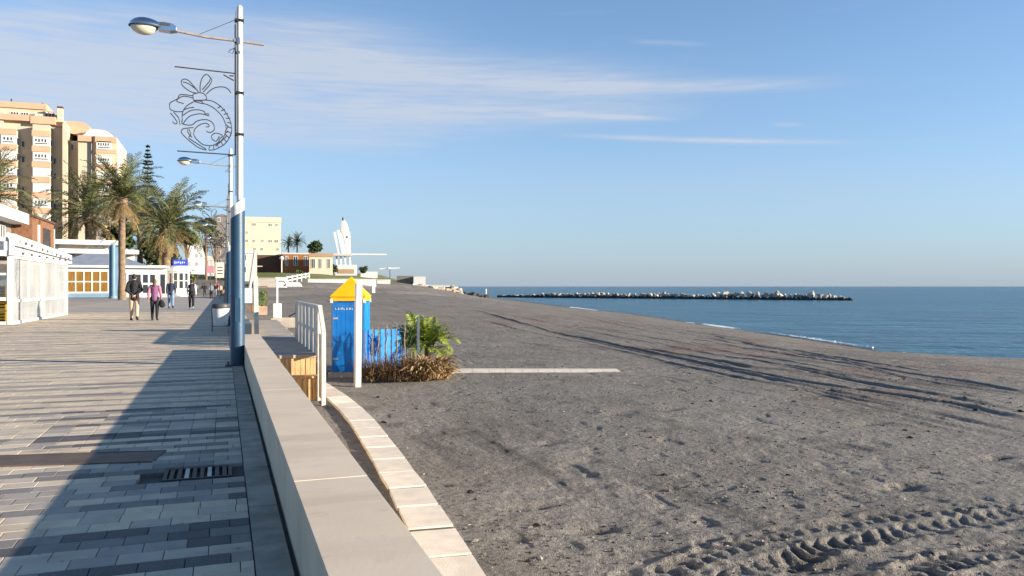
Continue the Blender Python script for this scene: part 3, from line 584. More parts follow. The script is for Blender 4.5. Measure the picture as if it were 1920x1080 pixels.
# ================================================================== STREET FURNITURE
def copy_tree(o, parent=None):
    c = o.copy(); COL.objects.link(c); c.parent = parent
    for ch in list(o.children): copy_tree(ch, c)
    return c
LX = -1.46 - .232          # reach of the lamp head over the promenade
def make_lamp(loc, label):
    r = thing("street_lamp", label, "street lamp", loc, 0, "street lamps along the promenade wall")
    b = MB(); b.box(-.2, .2, -.2, .2, 0, .025)
    for sx in (-.15, .15):
        for sy in (-.15, .15): b.lathe([(.018, .025), (.018, .055)], 6, (sx, sy, 0))
    b.build("base_plate", M['lid'], r)
    n = 28
    def slanted(z0, z1a, z1b, rad):
        vs = []; 
        for k in (0, 1):
            for j in range(n):
                t = 2 * math.pi * j / n; x = rad * math.cos(t); z = z0(x) if k == 0 else z1a + (z1b - z1a) * (x / rad + 1) / 2
                vs.append((x, rad * math.sin(t), z))
        fs = [(j, (j + 1) % n, n + (j + 1) % n, n + j) for j in range(n)] + [tuple(range(n, 2 * n))]
        return MB().add(vs, fs)
    slanted(lambda x: .025, 2.50, 2.66, .118).build("lower_pole", M['lamp_blue'], r, True)
    part("access_door", M['lamp_blue'], r, (-.045, .045, -.122, -.112, .75, 1.15), bev=.004)
    slanted(lambda x: 2.502 + .16 * (x / .118 + 1) / 2, 2.69, 2.87, .116).build("sleeve", M['lamp_white'], r, True)
    MB().lathe([(.053, 2.5), (.052, 4.3), (.049, 6.13), (.03, 6.16)], 20, (.035, 0, 0)).build("upper_pole", M['lamp_white'], r, True)
    a = MB(); a.tube([(.43, 0, 5.53), (.035, 0, 5.55), (-.5, 0, 5.565), (-.98, 0, 5.62)], .021, 10); a.build("arm", M['rust_arm'], r, True)
    c = MB(); c.lathe([(.062, 5.49), (.062, 5.60)], 14, (.035, 0, 0)); c.lathe([(.06, 5.33), (.06, 5.37)], 14, (.035, 0, 0)); c.box(-.06, -.02, -.03, .03, 5.53, 5.59); c.build("clamp", M['steel'], r, True)
    st = MB(); st.tube([(-.65, 0, 5.58), (0, 0, 5.93)], .005, 5); st.build("stay_wire", M['wire'], r)
    # lamp head
    hd = MB(); cx, cz = LX + .23, 5.645; prof = []
    rings = 12; seg = 24; vs = []; fs = []
    for i in range(rings + 1):
        t = (math.pi / 2) * i / rings
        for j in range(seg):
            p = 2 * math.pi * j / seg; e = 1 + .28 * max(0, math.cos(p)) * math.cos(t)
            vs.append((cx + .225 * e * math.cos(t) * math.cos(p), .155 * math.cos(t) * math.sin(p), cz + .145 * math.sin(t)))
    for i in range(rings):
        for j in range(seg): fs.append((i * seg + j, i * seg + (j + 1) % seg, (i + 1) * seg + (j + 1) % seg, (i + 1) * seg + j))
    hd.add(vs, fs); head = hd.build("lamp_head", M['chrome'], r, True)
    ln = MB(); vs = []; fs = []
    for i in range(9):
        t = (math.pi / 2) * i / 8
        for j in range(seg):
            p = 2 * math.pi * j / seg
            vs.append((cx - .0 + .205 * math.cos(t) * math.cos(p), .14 * math.cos(t) * math.sin(p), cz - .006 - .135 * math.sin(t)))
    for i in range(8):
        for j in range(seg): fs.append((i * seg + j, i * seg + (j + 1) % seg, (i + 1) * seg + (j + 1) % seg, (i + 1) * seg + j))
    ln.add(vs, fs); ln.build("lens", M['lens'], head, True)
    rim = MB(); rim.tube([(cx + .226 * (1 + .28 * max(0, math.cos(p))) * math.cos(p), .157 * math.sin(p), cz - .004) for p in [2 * math.pi * j / 28 for j in range(29)]], .012, 6); rim.build("rim", M['lid'], head, True)
    h = MB(); h.prism([(cx + .21, cz - .055), (cx + .21, cz + .075), (cx + .30, cz + .085), (cx + .44, cz + .07), (cx + .505, cz + .02), (cx + .505, cz - .045), (cx + .4, cz - .065)], -.075, .075); h.build("housing", M['chrome'], r, bev=.012)
    part("gear_cover", M['lid'], r, (cx + .235, cx + .40, -.078, .078, cz + .02, cz + .068))
    cb = MB(); cb.tube([(-.03, -.03, 5.5), (-.05, -.03, 5.42), (-.13, -.03, 5.37), (-.15, -.03, 5.34), (-.08, -.03, 5.32), (-.05, -.03, 5.42)], .007, 5); cb.tube([(-.03, -.02, 6.7 if False else 6.05), (-.028, -.02, 2.9)], .006, 5); cb.build("cable", M['wire'], r)
    b2 = MB()
    for z in (4.66, 3.95, 5.9): b2.box(-.05, .10, -.062, .062, z - .02, z + .02)
    b2.build("pole_strap", M['black'], r)
    return r
def lamp_spot(d, X=.232): return Vector((X, (d - X * SA) / CA, 0))
lamp = make_lamp(lamp_spot(13.7), "tall street lamp with blue base beside the foreground wall, nearest one")
for d, lab in ((27.9, "second street lamp, its head showing just left of the nearest lamp's pole"), (42, "third street lamp down the promenade behind the two nearer lamps"), (56, "fourth street lamp far along the promenade wall"), (71, "fifth and farthest street lamp by the crowded promenade end")):
    c = copy_tree(lamp); c.location = lamp_spot(d, .21); c["label"] = lab

# light ornament traced as bent wire, hung on two straps beside the pole
ORN = [[(345, 410), (430, 392), (520, 392), (590, 425), (650, 480), (695, 550), (720, 620), (722, 690), (700, 750), (660, 810), (600, 855), (545, 880), (497, 888)],
       [(470, 888), (400, 870), (330, 825), (275, 780), (235, 740), (225, 715), (245, 690), (300, 678), (345, 672)], [(350, 410), (420, 425), (470, 430), (540, 460), (600, 510), (640, 560), (665, 620), (690, 635)],
       [(345, 720), (355, 760), (390, 800), (440, 835), (500, 842), (550, 830), (590, 800), (605, 765), (632, 735), (590, 715), (555, 715), (525, 740), (530, 775), (560, 795), (580, 780), (600, 740)],
       [(345, 415), (290, 450), (255, 490), (235, 540), (235, 600), (235, 640), (300, 650), (340, 640), (370, 610), (420, 590), (480, 585), (530, 610), (550, 650), (545, 685), (510, 710), (470, 700)],
       [(240, 560), (290, 520), (340, 497), (400, 492), (450, 505), (460, 525), (500, 525)], [(245, 640), (270, 600), (310, 560), (360, 540), (420, 530), (500, 545)], [(350, 715), (355, 690), (390, 650), (430, 628), (460, 620), (480, 625), (500, 640), (490, 655), (465, 655)],
       [(390, 310), (340, 250), (300, 210), (260, 195), (230, 210), (230, 250), (270, 290), (330, 320), (385, 325), (390, 310)], [(410, 310), (410, 240), (430, 170), (470, 130), (510, 160), (525, 190), (500, 240), (450, 300), (440, 312)],
       [(385, 300), (300, 240), (240, 225)], [(430, 290), (500, 200), (510, 165)], [(340, 340), (400, 320), (450, 330), (475, 370), (450, 390), (390, 395), (345, 395), (340, 340)],
       [(335, 355), (270, 350), (210, 355), (190, 395), (120, 440), (115, 480), (125, 510), (180, 525), (235, 520)], [(335, 375), (260, 365), (215, 380), (180, 420), (250, 440)], [(120, 540), (170, 600), (185, 635), (165, 645), (140, 625)], [(150, 530), (200, 585), (215, 655)],
       [(470, 330), (520, 280), (580, 250), (650, 245), (690, 265), (715, 297)], [(690, 635), (655, 700), (690, 690)], [(300, 690), (320, 740), (300, 770), (330, 800), (470, 880)], [(345, 400), (420, 405), (440, 425)], [(650, 715), (670, 735), (620, 790), (560, 845)], [(665, 620), (668, 680), (650, 735), (615, 790), (560, 830)], [(255, 500), (300, 480), (350, 470)], [(290, 690), (290, 720), (310, 750), (330, 770)]]
for a_ in range(-60, 95, 12):
    t_ = math.radians(a_); ORN.append([(485 + 196 * math.cos(t_), 640 + 205 * math.sin(t_)), (485 + 240 * math.cos(t_ + .06), 640 + 246 * math.sin(t_ + .06))])
def smooth_line(pts, k=4):
    out = []; n = len(pts)
    for i in range(n - 1):
        p0, p1, p2, p3 = pts[max(i - 1, 0)], pts[i], pts[i + 1], pts[min(i + 2, n - 1)]
        for s_ in range(k):
            t = s_ / k
            out.append(tuple(.5 * ((2 * p1[j]) + (-p0[j] + p2[j]) * t + (2 * p0[j] - 5 * p1[j] + 4 * p2[j] - p3[j]) * t * t + (-p0[j] + 3 * p1[j] - 3 * p2[j] + p3[j]) * t ** 3) for j in (0, 1)))
    return out + [pts[-1]]
def o_xz(cx, cy): px, py = 300 + cx / 5.4, 120 + cy / 5.4; return ((px - 445) * .00864, 0, CAM_H + (HY - py) * .00913)
orn = thing("light_ornament", "bent wire bauble and bow decoration hung on the nearest street lamp", "ornament", lamp.location, 0, "wire light ornaments on the lamps")
ob = MB()
for ln_ in ORN: ob.tube([o_xz(*q) for q in smooth_line(ln_)], .0092, 5)
ob.build("wire_figure", M['wire'], orn, True)
fr = MB()
for a, b in (((160, 80), (755, 97)), ((185, 912), (760, 922)), ((757, -400), (757, 925)), ((640, 120), (745, 170)), ((700, 125), (745, 125))): fr.tube([o_xz(*a), o_xz(*b)], .011 if a[0] != 757 else .009, 6)
fr.build("frame", M['wire'], orn)
c = copy_tree(orn); c.location = lamp_spot(27.9, .21); c["label"] = "faint wire ornament on the second street lamp, behind the nearest pole"
for ch in c.children: ch.location.z = -.9
c = copy_tree(orn); c.location = lamp_spot(42, .21); c["label"] = "small distant wire ornament on the third street lamp"
for ch in c.children: ch.location.z = -.9

# litter bin
bl = G(414, 622, 0); r = thing("litter_bin", "white plastic litter bin with dark lid on a steel frame by the wall", "litter bin", bl)
MB().lathe([(.19, .18), (.20, .20), (.245, .70)], 24).build("bin", M['white'], r, True)
MB().lathe([(.262, .70), (.268, .72), (.268, .80), (.25, .83), (.10, .86)], 24).build("lid", M['lid'], r, True)
b = MB()
b.tube([(.30, 0, 0), (.30, 0, .80), (.26, 0, .80)], .022, 8); b.tube([(-.24, .02, 0), (-.25, .02, .7)], .014, 8); b.tube([(-.24, .02, .17), (.30, 0, .17)], .014, 6); b.box(.22, .37, -.07, .07, 0, .012); b.build("stand", M['lid'], r, True)

# ================================================================== BEACH THINGS
# boardwalk deck with plank risers
DZ = -.2
dk = thing("boardwalk", "grey boardwalk landing between wall and white railing with timber plank front", "boardwalk", (.73, 18.7, 0))
edges = [0, 2.3, 5.4, 8.6, 12, 16, 19.8]
for a, b_ in zip(edges[:-1], edges[1:]): part("deck_panel", M['deck'], dk, (0, 1.27 + .02 * a, a + .008, b_ - .008, DZ - .08, DZ + random.uniform(-.006, .006)), bev=.006)
for k in range(11):
    x = .0 + k * .115; part("plank", M['wood'], dk, (x + .004, x + .111, .03 + random.uniform(-.006, .006), .05, -.66, DZ - .085 + random.uniform(-.004, 0)))
    part("plank", M['wood'], dk, (x + .004, x + .111, -.36 + random.uniform(-.006, .006), -.34, -1.25, -.70 + random.uniform(-.004, 0)))
part("tread", M['wood'], dk, (0, 1.27, -.40, .03, -.70, -.655), bev=.004); part("beam", M['wood'], dk, (0, 1.27, .05, .12, DZ - .2, DZ - .085), (0, 1.27, -.338, -.30, -.9, -.78))
part("beam", M['twig'], dk, (0, .02, .05, 19.5, -1.4, DZ - .09), (1.22, 1.25, .06, 19.5, -1.4, DZ - .09))
# white railing
rl = thing("railing", "weathered white timber railing of upright boards beside the boardwalk", "railing", (2.03, 18.3, 0))
part("post", M['dull_white'], rl, (-.05, .05, -.05, .05, -1.3, .92), bev=.006); part("post", M['dull_white'], rl, (-.05, .05, 5.75, 5.85, DZ - .3, .90), bev=.006)
part("post", M['dull_white'], rl, (-.045, .045, -.78, -.69, -1.3, .36), bev=.006)
part("rail", M['dull_white'], rl, (-.055, .055, .05, 5.75, .86, .93), bev=.005); part("rail", M['dull_white'], rl, (.02, .06, .05, 5.75, .30, .38), bev=.005)
for k in range(6):
    y = .35 + k * .95; part("board", M['dull_white'], rl, (-.035, -.012, y - .22, y + .62, DZ - .02, .86 + random.uniform(-.01, 0)))
b = MB(); b.bar((0, -.02, .90), (0, -.75, .36), .09, .07); b.build("handrail", M['dull_white'], rl, bev=.005)
part("board", M['dull_white'], rl, (-.03, -.005, -.66, -.1, -1.1, .3))

# blue cabin with yellow pyramid roof
KC = G(648, 704, -1.18); KR = math.radians(-16)
kb = thing("beach_cabin", "blue wooden beach cabin with yellow pyramid roof on the sand", "cabin", (KC.x + .25, KC.y + .6, KC.z), KR)
W2, D2, H2 = .46, .70, 2.08
n_ = 7
for k in range(n_):
    x = -W2 + k * 2 * W2 / n_
    part("plank", M['kblue'], kb, (x + .002, x + 2 * W2 / n_ - .002, -D2 + random.uniform(0, .004), -D2 + .03, .10, H2))
for k in range(10):
    y = -D2 + .03 + k * (2 * D2 - .06) / 10
    for sx in (-1, 1):
        xa = sx * W2; part("plank", M['kblue'], kb, (min(xa, xa - sx * .03), max(xa, xa - sx * .03), y + .002, y + (2 * D2 - .06) / 10 - .002, .10, H2))
part("wall", M['kblue'], kb, (-W2, W2, D2 - .03, D2, .1, H2))
part("floor_slab", M['concrete'], kb, (-W2 - .08, W2 + .08, -D2 - .08, D2 + .08, -.25, .095))
RW, RD = W2 + .05, D2 + .05
rf = MB(); rf.add([(-RW, -RD, H2 + .16), (RW, -RD, H2 + .16), (RW, RD, H2 + .16), (-RW, RD, H2 + .16), (0, 0, H2 + .74)], [(0, 1, 4), (1, 2, 4), (2, 3, 4), (3, 0, 4), (3, 2, 1, 0)]); roof = rf.build("roof", M['kyellow'], kb)
part("fascia", M['kyellow'], kb, (-W2 - .02, W2 + .02, -D2 - .02, -D2, H2 + .04, H2 + .157), (W2, W2 + .02, -D2, D2, H2 + .04, H2 + .157), (-W2 - .02, -W2, -D2, D2, H2 + .04, H2 + .157))
b = MB()
for sx in (-1, 1):
    for sy in (-1, 1): b.box(sx * W2 - .035, sx * W2 + .035, sy * D2 - .035, sy * D2 + .035, H2 - .02, H2 + .10)
b.build("corner_block", M['white'], kb)
tx = MB()   # the row of small painted white letters above the door, too blurred to read
for i in range(9):
    x = -.36 + i * .078; k = (i * 5 + i // 3) % 4
    tx.box(x, x + .014, -D2 - .004, -D2 - .001, 1.87, 1.925)
    if k != 3: tx.box(x + .014, x + .045, -D2 - .004, -D2 - .001, 1.87, 1.882)
    if k in (1, 2): tx.box(x + .014, x + .04, -D2 - .004, -D2 - .001, 1.90, 1.914)
    if k in (2, 3): tx.box(x + .04, x + .053, -D2 - .004, -D2 - .001, 1.876, 1.93)
tx.build("lettering", M['white'], kb)
part("handle", M['stemgrey'], kb, (.30, .33, -D2 - .03, -D2 - .006, .35, 1.25)); b = MB(); b.box(.40, .43, -D2 - .012, -D2, .1, H2); b.build("door_trim", M['paleblue'], kb)
for z in (.45, 1.6): part("hinge", M['steel'], kb, (-.42, -.28, -D2 - .008, -D2 - .001, z, z + .05))
part("door_edge", M['bluegrey'], kb, (-.43, -.418, -D2 - .007, -D2 - .001, .12, 1.98)); part("door_edge", M['bluegrey'], kb, (.36, .372, -D2 - .007, -D2 - .001, .12, 1.98)); part("door_edge", M['bluegrey'], kb, (-.418, .36, -D2 - .007, -D2 - .001, 1.97, 1.982))
wb = G(599, 700, -1.18); part_ = MB(); part_.box(-.07, .07, -.02, .02, -.1, 1.78); o = part_.build("white_board", M['dull_white']); o.location = (wb.x, wb.y + .5, wb.z); tag(o, "narrow whitish board standing against the blue cabin's left side", "board")
wp = G(670, 722, -1.2); o = MB().box(-.075, .075, -.075, .075, -.2, 2.62).build("white_post", M['white'], bev=.008); o.location = (wp.x, wp.y, -1.2); o.rotation_euler = (0, .012, .2); tag(o, "square white post in front of the blue cabin's corner", "post")
# picket fence
f0 = G(690, 700, -1.2); f1 = G(764, 690, -1.2); fd = (f1 - f0); fl = fd.length; fa = math.atan2(fd.y, fd.x)
pf = thing("picket_fence", "low blue picket fence between cabin and palm shrub", "fence", (f0.x, f0.y, -1.2), fa)
pk = 7; pw = fl / pk
for k in range(pk): part("picket", M['pblue'], pf, (k * pw + .02, k * pw + pw * .80, -.012, .012, .02, 1.26 + random.uniform(-.03, .03) - (.3 if k == pk - 1 else 0)), bev=.004)
part("rail", M['pblue'], pf, (0, fl, .013, .05, .32, .42), (0, fl, .013, .05, .92, 1.02))
# bare stems along the fence
for i, (px, top, lab) in enumerate(((688, 620, "next to the cabin corner"), (699, 612, "in front of the first pickets"), (713, 608, "at the middle pickets"), (728, 609, "just past the middle of the fence"), (742, 606, "before the last tall picket"), (757, 600, "at the shrub end of the fence"))):
    bse = G(px + random.uniform(-3, 3), 708, -1.2); hgt = (708 - top) / 1500 * 22.4
    b = MB(); pts = [Vector((random.gauss(0, .02), random.gauss(0, .02), hgt * t / 6)) for t in range(7)]; b.tube(pts, [.02, .02, .018, .017, .016, .014, .008], 7)
    for _ in range(10):
        z = random.uniform(.3, hgt); d_ = Vector((random.gauss(0, 1), random.gauss(0, 1), .5)).normalized() * random.uniform(.08, .2); b.tube([(0, 0, z), d_ + Vector((0, 0, z))], [.008, .003], 4)
    o = b.build("bare_sapling", M['stemgrey'], None, True); o.location = bse; tag(o, "thin bare grey sapling standing %s" % lab, "sapling", "bare saplings along the blue fence")
# dead leaf shrub + green fan palm
def blades(n, rad, h, w, lean, seed, droop=.5, c=(0, 0, 0), inner=0.0):
    R = random.Random(seed); b = MB()
    for _ in range(n):
        a = R.uniform(0, 2 * math.pi); r0 = rad * math.sqrt(R.random()) ; bx, by = c[0] + r0 * math.cos(a), c[1] + r0 * math.sin(a) * .7; L = h * R.uniform(.4, 1.0) * (1 - .45 * r0 / rad); a2 = a + R.gauss(0, .7)
        ln2 = lean * R.uniform(.3, 1.4); z0 = c[2] + R.uniform(0, inner); p0 = Vector((bx, by, z0)); dirh = Vector((math.cos(a2), math.sin(a2), 0)); side = Vector((-math.sin(a2 + R.gauss(0, .8)), math.cos(a2), R.gauss(0, .4))).normalized()
        k = 4; pts = []
        for i in range(k + 1):
            t = i / k; pts.append(p0 + dirh * (ln2 * L * t) + Vector((0, 0, max(-z0 + .01, L * (t - droop * t * t)))))
        for i in range(k):
            wa = w * (1 - i / k) ** .6 * R.uniform(.7, 1.2); wb_ = w * max(.08, 1 - (i + 1) / k) ** .6
            b.quad(pts[i] - side * wa, pts[i] + side * wa, pts[i + 1] + side * wb_, pts[i + 1] - side * wb_)
    return b
sh = thing("dead_shrub", "dry golden brown shrub heaped under the green palm", "shrub", G(800, 712, -1.22))
blades(460, .55, 1.55, .042, .55, 5, .72, inner=.1).add(*[(lambda q: (q.v, q.f))(blades(420, .62, .8, .034, .9, 55, .8, inner=.55))][0]).build("dead_leaves", M['deadleaf'], sh, fix=False)["kind"] = "stuff"
blades(220, .6, 1.0, .010, .6, 6, .25, inner=.1).build("twigs", M['twig'], sh, fix=False)
for i, (px, nn, lab) in enumerate(((708, 300, "heap of dark brown dead twigs in front of the first blue pickets"), (752, 340, "heap of brown dead leaves at the end of the blue fence"))):
    s2 = thing("dead_shrub", lab, "shrub", G(px, 714, -1.22)); blades(nn, .5, 1.25, .012, .45, 15 + i, .3, inner=.15).build("twigs", M['twig'], s2, fix=False); blades(nn // 2, .5, .6, .022, .8, 25 + i, .7, inner=.3).build("dead_leaves", M['deadleaf'], s2, fix=False)["kind"] = "stuff"
def frond_mesh(name, m, L, e0, droop, npair, ll, wid, vee=.35, seed=0, rach=.012):
    R = random.Random(seed); b = MB(); k = 9; pts = []; ang = e0; p = Vector((0, 0, 0)); st = L / k; pts.append(p.copy())
    for i in range(k):
        p = p + Vector((math.cos(ang), 0, math.sin(ang))) * st; pts.append(p.copy()); ang -= droop / k * (.5 + 1.0 * i / k)
    b.tube(pts, [rach * (1 - .8 * i / k) for i in range(k + 1)], 4)
    for i in range(npair):
        t = .10 + .9 * (i + .5) / npair; f = t * k; j = min(int(f), k - 1); q = pts[j].lerp(pts[j + 1], f - j); d = (pts[j + 1] - pts[j]).normalized(); up = Vector((-d.z, 0, d.x))
        l_ = ll * (math.sin(math.pi * min(1, .12 + .86 * t)) ** .6) * R.uniform(.8, 1.1)
        for s_ in (-1, 1):
            dr = (Vector((0, s_, 0)) * 1.0 + d * R.uniform(.55, .95) + up * (vee + R.gauss(0, .15))).normalized(); tip = q + dr * l_ + Vector((0, 0, -.28 * l_ * R.uniform(.3, 1.3))); mid = q + dr * l_ * .55
            w = d * wid; b.add([q - w * .4, q + w * .4, mid + w, tip, mid - w * .6], [(0, 1, 2, 4), (4, 2, 3)])
    return b.mesh(name, m)
gp = thing("fan_palm_shrub", "bright green young palm growing out of the dead shrub", "palm", G(800, 690, -1.2))
gm = [frond_mesh("frond", M['fern'], .95, math.radians(e), math.radians(dr), 26, .32, .022, .3, i, .008) for i, (e, dr) in enumerate(((84, 60), (64, 95), (42, 110), (14, 90)))]
for i in range(46): obj("frond", gm[i % 4], gp, (random.gauss(.05, .2), random.gauss(0, .12), .48 + random.uniform(0, .38)), (0, 0, i * 2.4), random.uniform(.75, 1.2))
MB().tube([(0, 0, 0), (.01, 0, .25), (0, 0, .85)], [.09, .08, .07], 8).build("trunk", M['twig'], gp, True)
gp2 = thing("flowering_weed", "leggy pale weed rising between the fence and the green palm", "plant", G(768, 700, -1.2))
blades(60, .12, 1.35, .012, .25, 33, .1).build("stems", M['stemgrey'], gp2, fix=False); blades(240, .24, .5, .02, .6, 35, .4, c=(0, 0, .75), inner=.5).build("leaves", M['hedge'], gp2, fix=False)
bp_ = G(784, 706, -1.2); o = MB().box(-.035, .035, -.03, .03, 0, 1.70).build("marker_post", M['postgrey'], bev=.004); o.location = bp_; tag(o, "slim grey blue post standing in the green palm", "post")
# pale walkway strip across the sand
wlk = thing("beach_walkway", "narrow pale walkway strip laid across the grey sand beyond the shrub", None, (0, 0, 0)); wlk["kind"] = "structure"
p0, p1 = ground_pt(826, 697), ground_pt(1160, 697.5); nseg = 11
for i in range(nseg):
    a, c_ = p0.lerp(p1, i / nseg), p0.lerp(p1, (i + 1) / nseg); za = max(beach_z(a.x, a.y), beach_z(c_.x, c_.y), -1.35)
    b = MB(); b.bar((a.x, a.y, a.z + .02), (c_.x - .01, c_.y, c_.z + .02), .62, .10); b.build("slab", M['slab'], wlk)
# posts, boxes by the landing
wl_ = P(483, 520, 23.5); o = MB().box(-.06, .06, -.06, .06, -.35, 1.62).build("sign_post", M['dull_white'], bev=.006); o.location = (.87, 23.2, 0); o.rotation_euler = (0, -.02, 0); tag(o, "plain cream post just beyond the gap in the wall", "post")
bx = P(520, 598, 38); sw = thing("beach_shower", "white beach shower column with box base and curved arm", "shower", (bx.x, bx.y, DZ))
part("box", M['white'], sw, (-.19, .19, -.15, .15, .06, .74), bev=.01); part("post", M['white'], sw, (-.04, .04, -.04, .04, .741, 1.80)); part("plinth", M['deck'], sw, (-.3, 1.0, -.3, .3, -.4, .06))
b = MB(); b.tube([(0, 0, 1.74), (.12, 0, 1.80), (.28, 0, 1.80), (.36, 0, 1.70)], .025, 8); b.build("arm", M['lid'], sw, True)
wx = P(465, 568, 52); ws = thing("white_box_sign", "white box on the far low wall just right of the blue lamp post", "box", (wx.x, wx.y, wx.z)); part("box", M['white'], ws, (-.25, .25, -.2, .2, 0, .95), bev=.01); part("leg", M['lid'], ws, (-.22, -.18, -.15, .15, -.6, 0), (.18, .22, -.15, .15, -.6, 0))
hx_ = P(492, 574, 46); hg = thing("planter_hedge", "green hedge plant inside a dark frame beyond the wall post", "plant", (hx_.x, hx_.y, hx_.z))
part("frame", M['twig'], hg, (-.28, -.23, -.05, .05, 0, 1.15), (.23, .28, -.05, .05, 0, 1.15), (-.23, .23, -.05, .05, 1.10, 1.15)); part("pot", M['planter'], hg, (-.26, .26, -.2, .2, -.5, .0))
def leafcloud(n, blobs, size, seed, m, name, parent, flat=.0):
    R = np.random.default_rng(seed); b = MB(); w = np.array([bb[1] ** 2 for bb in blobs]); w = w / w.sum()
    for _ in range(n):
        i = R.choice(len(blobs), p=w); c_, r_ = blobs[i]; d = R.normal(size=3); d /= np.linalg.norm(d); rad = r_ * (R.uniform(.35, 1.0) ** .5); p = Vector(c_) + Vector(d) * rad * (1 + .15 * R.normal())
        if flat: p.z = c_[2] + (p.z - c_[2]) * flat
        u = Vector(R.normal(size=3)).normalized(); v = u.cross(Vector(R.normal(size=3))).normalized(); s_ = size * R.uniform(.6, 1.3)
        b.add([p - u * s_, p + v * s_ * .5, p + u * s_, p - v * s_ * .5], [(0, 1, 2, 3)])
    return b.build(name, m, parent, fix=False)
leafcloud(500, [((0, 0, .2), .24), ((0, 0, .5), .25), ((.02, 0, .75), .22)], .05, 3, M['leafgreen'], "foliage", hg)
bw = P(474, 580, 40); o = MB().lathe([(.06, -.25), (.10, -.2), (.34, .0), (.36, .03), (.30, .04)], 16).build("shallow_bowl_planter", M['planter'], None, True); o.location = (bw.x, bw.y, bw.z + .15); tag(o, "shallow clay bowl planter beyond the gap in the wall", "planter")
o = MB(); o.bar((0, 0, 0), (.55, .0, .32), .08, .06); o = o.build("black_pipe", M['black']); q_ = P(541, 594, 34); o.location = q_; tag(o, "short black pipe leaning behind the white railing", "pipe")

# ================================================================== TOWN SIDE
def face_at(px, py, d, z=None):
    p = P(px, py, d); a = math.atan2(p.x, p.y)
    if z is not None: p.z = z
    return p, -a
def kk(px, d): return d / FPX * math.cos(math.atan((px - 960) / FPX))
# ---- glazed terrace on the left
CX, CY0, CY1 = -7.05, 32.8, 43.6
gt = thing("glazed_terrace", "white framed glass terrace at the left edge of the promenade", "terrace", (CX, CY0, 0))
TS = Matrix.Rotation(math.radians(90), 4, 'Z')          # local x runs along the promenade, local -y faces the sea
Lg = CY1 - CY0
part("corner_post", M['white'], gt, (-.16, .0, -.02, .16, 0, 3.05), (-.16, 0, Lg - .12, Lg, 0, 2.55)); part("mid_post", M['white'], gt, (-.12, -.002, 5.2, 5.32, 0, 2.6))
part("rail", M['white'], gt, (-.11, .01, .16, 5.2, .78, .88), (-.11, .01, 5.32, Lg - .12, .78, .88), (-.11, .01, .16, 5.2, 0, .09), (-.11, .01, 5.32, Lg - .12, 0, .09), (-.11, .01, .16, Lg - .12, 2.36, 2.46))
for a, b_ in ((.16, 5.2), (5.32, Lg - .12)):
    nn = 2; w = (b_ - a) / nn
    for i in range(nn):
        part("glass_panel", M['sheet'], gt, (-.06, -.045, a + i * w + .03, a + (i + 1) * w - .03, .88, 2.36)); part("lower_panel", M['dull_white' if False else 'sheet'], gt, (-.06, -.045, a + i * w + .01, a + (i + 1) * w - .01, .09, .78))
        if i: part("mullion", M['white'], gt, (-.08, -.02, a + i * w - .03, a + i * w + .03, .88, 2.36))
fs_ = MB(TS); fs_.add([(-.2, -.08, 2.46), (-.2, -.08, 3.22), (Lg + .6, -.08, 2.86), (Lg + .6, -.08, 2.46), (-.2, .06, 2.46), (-.2, .06, 3.22), (Lg + .6, .06, 2.86), (Lg + .6, .06, 2.46)], [(0, 1, 2, 3), (7, 6, 5, 4), (0, 4, 5, 1), (1, 5, 6, 2), (2, 6, 7, 3), (3, 7, 4, 0)])
fas = fs_.build("fascia", M['white'], gt)
tr_ = MB(TS); tr_.bar((-.1, -.10, 2.78), (Lg + .5, -.10, 2.60), .03, .05); tr_.build("dark_trim", M['lid'], gt)
for i in range(11):
    x = .5 + i * .98; z = 3.0 - .032 * x; MB(TS).box(x, x + .16, -.13, -.081, z - .05, z + .05).build("bracket", M['lid'] if i % 3 else M['steel'], gt)
for i in range(7): part("bulb", M['lid'], gt, (.09, .15, 1.0 + i * 1.4, 1.12 + i * 1.4, 2.52, 2.6))
part("front_post", M['white'], gt, (-1.6, -1.48, .0, .12, 0, 2.5), (-3.2, -3.08, 0, .12, 0, 2.5), (-4.8, -4.68, 0, .12, 0, 2.5))
part("front_rail", M['white'], gt, (-6, -.16, .002, .10, .84, .96), (-6, -.16, .002, .10, 0, .1), (-6, -.16, .002, .10, 1.75, 1.83))
part("front_canopy", M['white'], gt, (-6, -.161, -.5, .14, 2.42, 2.62), (-6, -.161, -.12, .14, 2.95, 3.1), (-6, -.3, .10, .16, 2.62, 2.95))
part("roof", M['taupe'], gt, (-6, -.17, .2, Lg, 2.56, 2.62)); part("floor", M['concrete'], gt, (-6, -.12, .12, Lg - .13, .0, .03)); part("rear_wall", M['white'], gt, (-6.2, -6.02, 0, Lg, 0, 2.55))
part("end_wall", M['sheet'], gt, (-6, -.2, Lg - .08, Lg - .02, .05, 2.4))
for i in range(3): part("front_glass", M['glass'], gt, (-1.48 - i * 1.6 + .12 - .01 if i else -1.47, -.17 - i * 1.6 + (.0 if i == 0 else -.02), .05, .06, .96, 1.75))
for i, (ix, iy, lab) in enumerate(((0, 0, "lowest yellow crate behind the terrace glass"), (0, 1, "middle yellow crate stacked behind the terrace glass"), (0, 2, "topmost yellow crate stacked behind the terrace glass"), (1, 0, "yellow crate on the floor beside the terrace stack"), (1, 1, "upper yellow crate of the shorter stack in the terrace"))):
    cr = thing("yellow_crate", lab, "crate", (CX - .55 - ix * .62, CY0 + .55, .03 + iy * .46), 0, "yellow crates in the terrace")
    part("crate_body", M['yellowcrate'], cr, (-.28, .28, -.2, .2, 0, .42), bev=.01)
    for j in range(3): part("slot", M['brown'], cr, (-.24, .24, -.205, -.199, .08 + j * .11, .13 + j * .11))
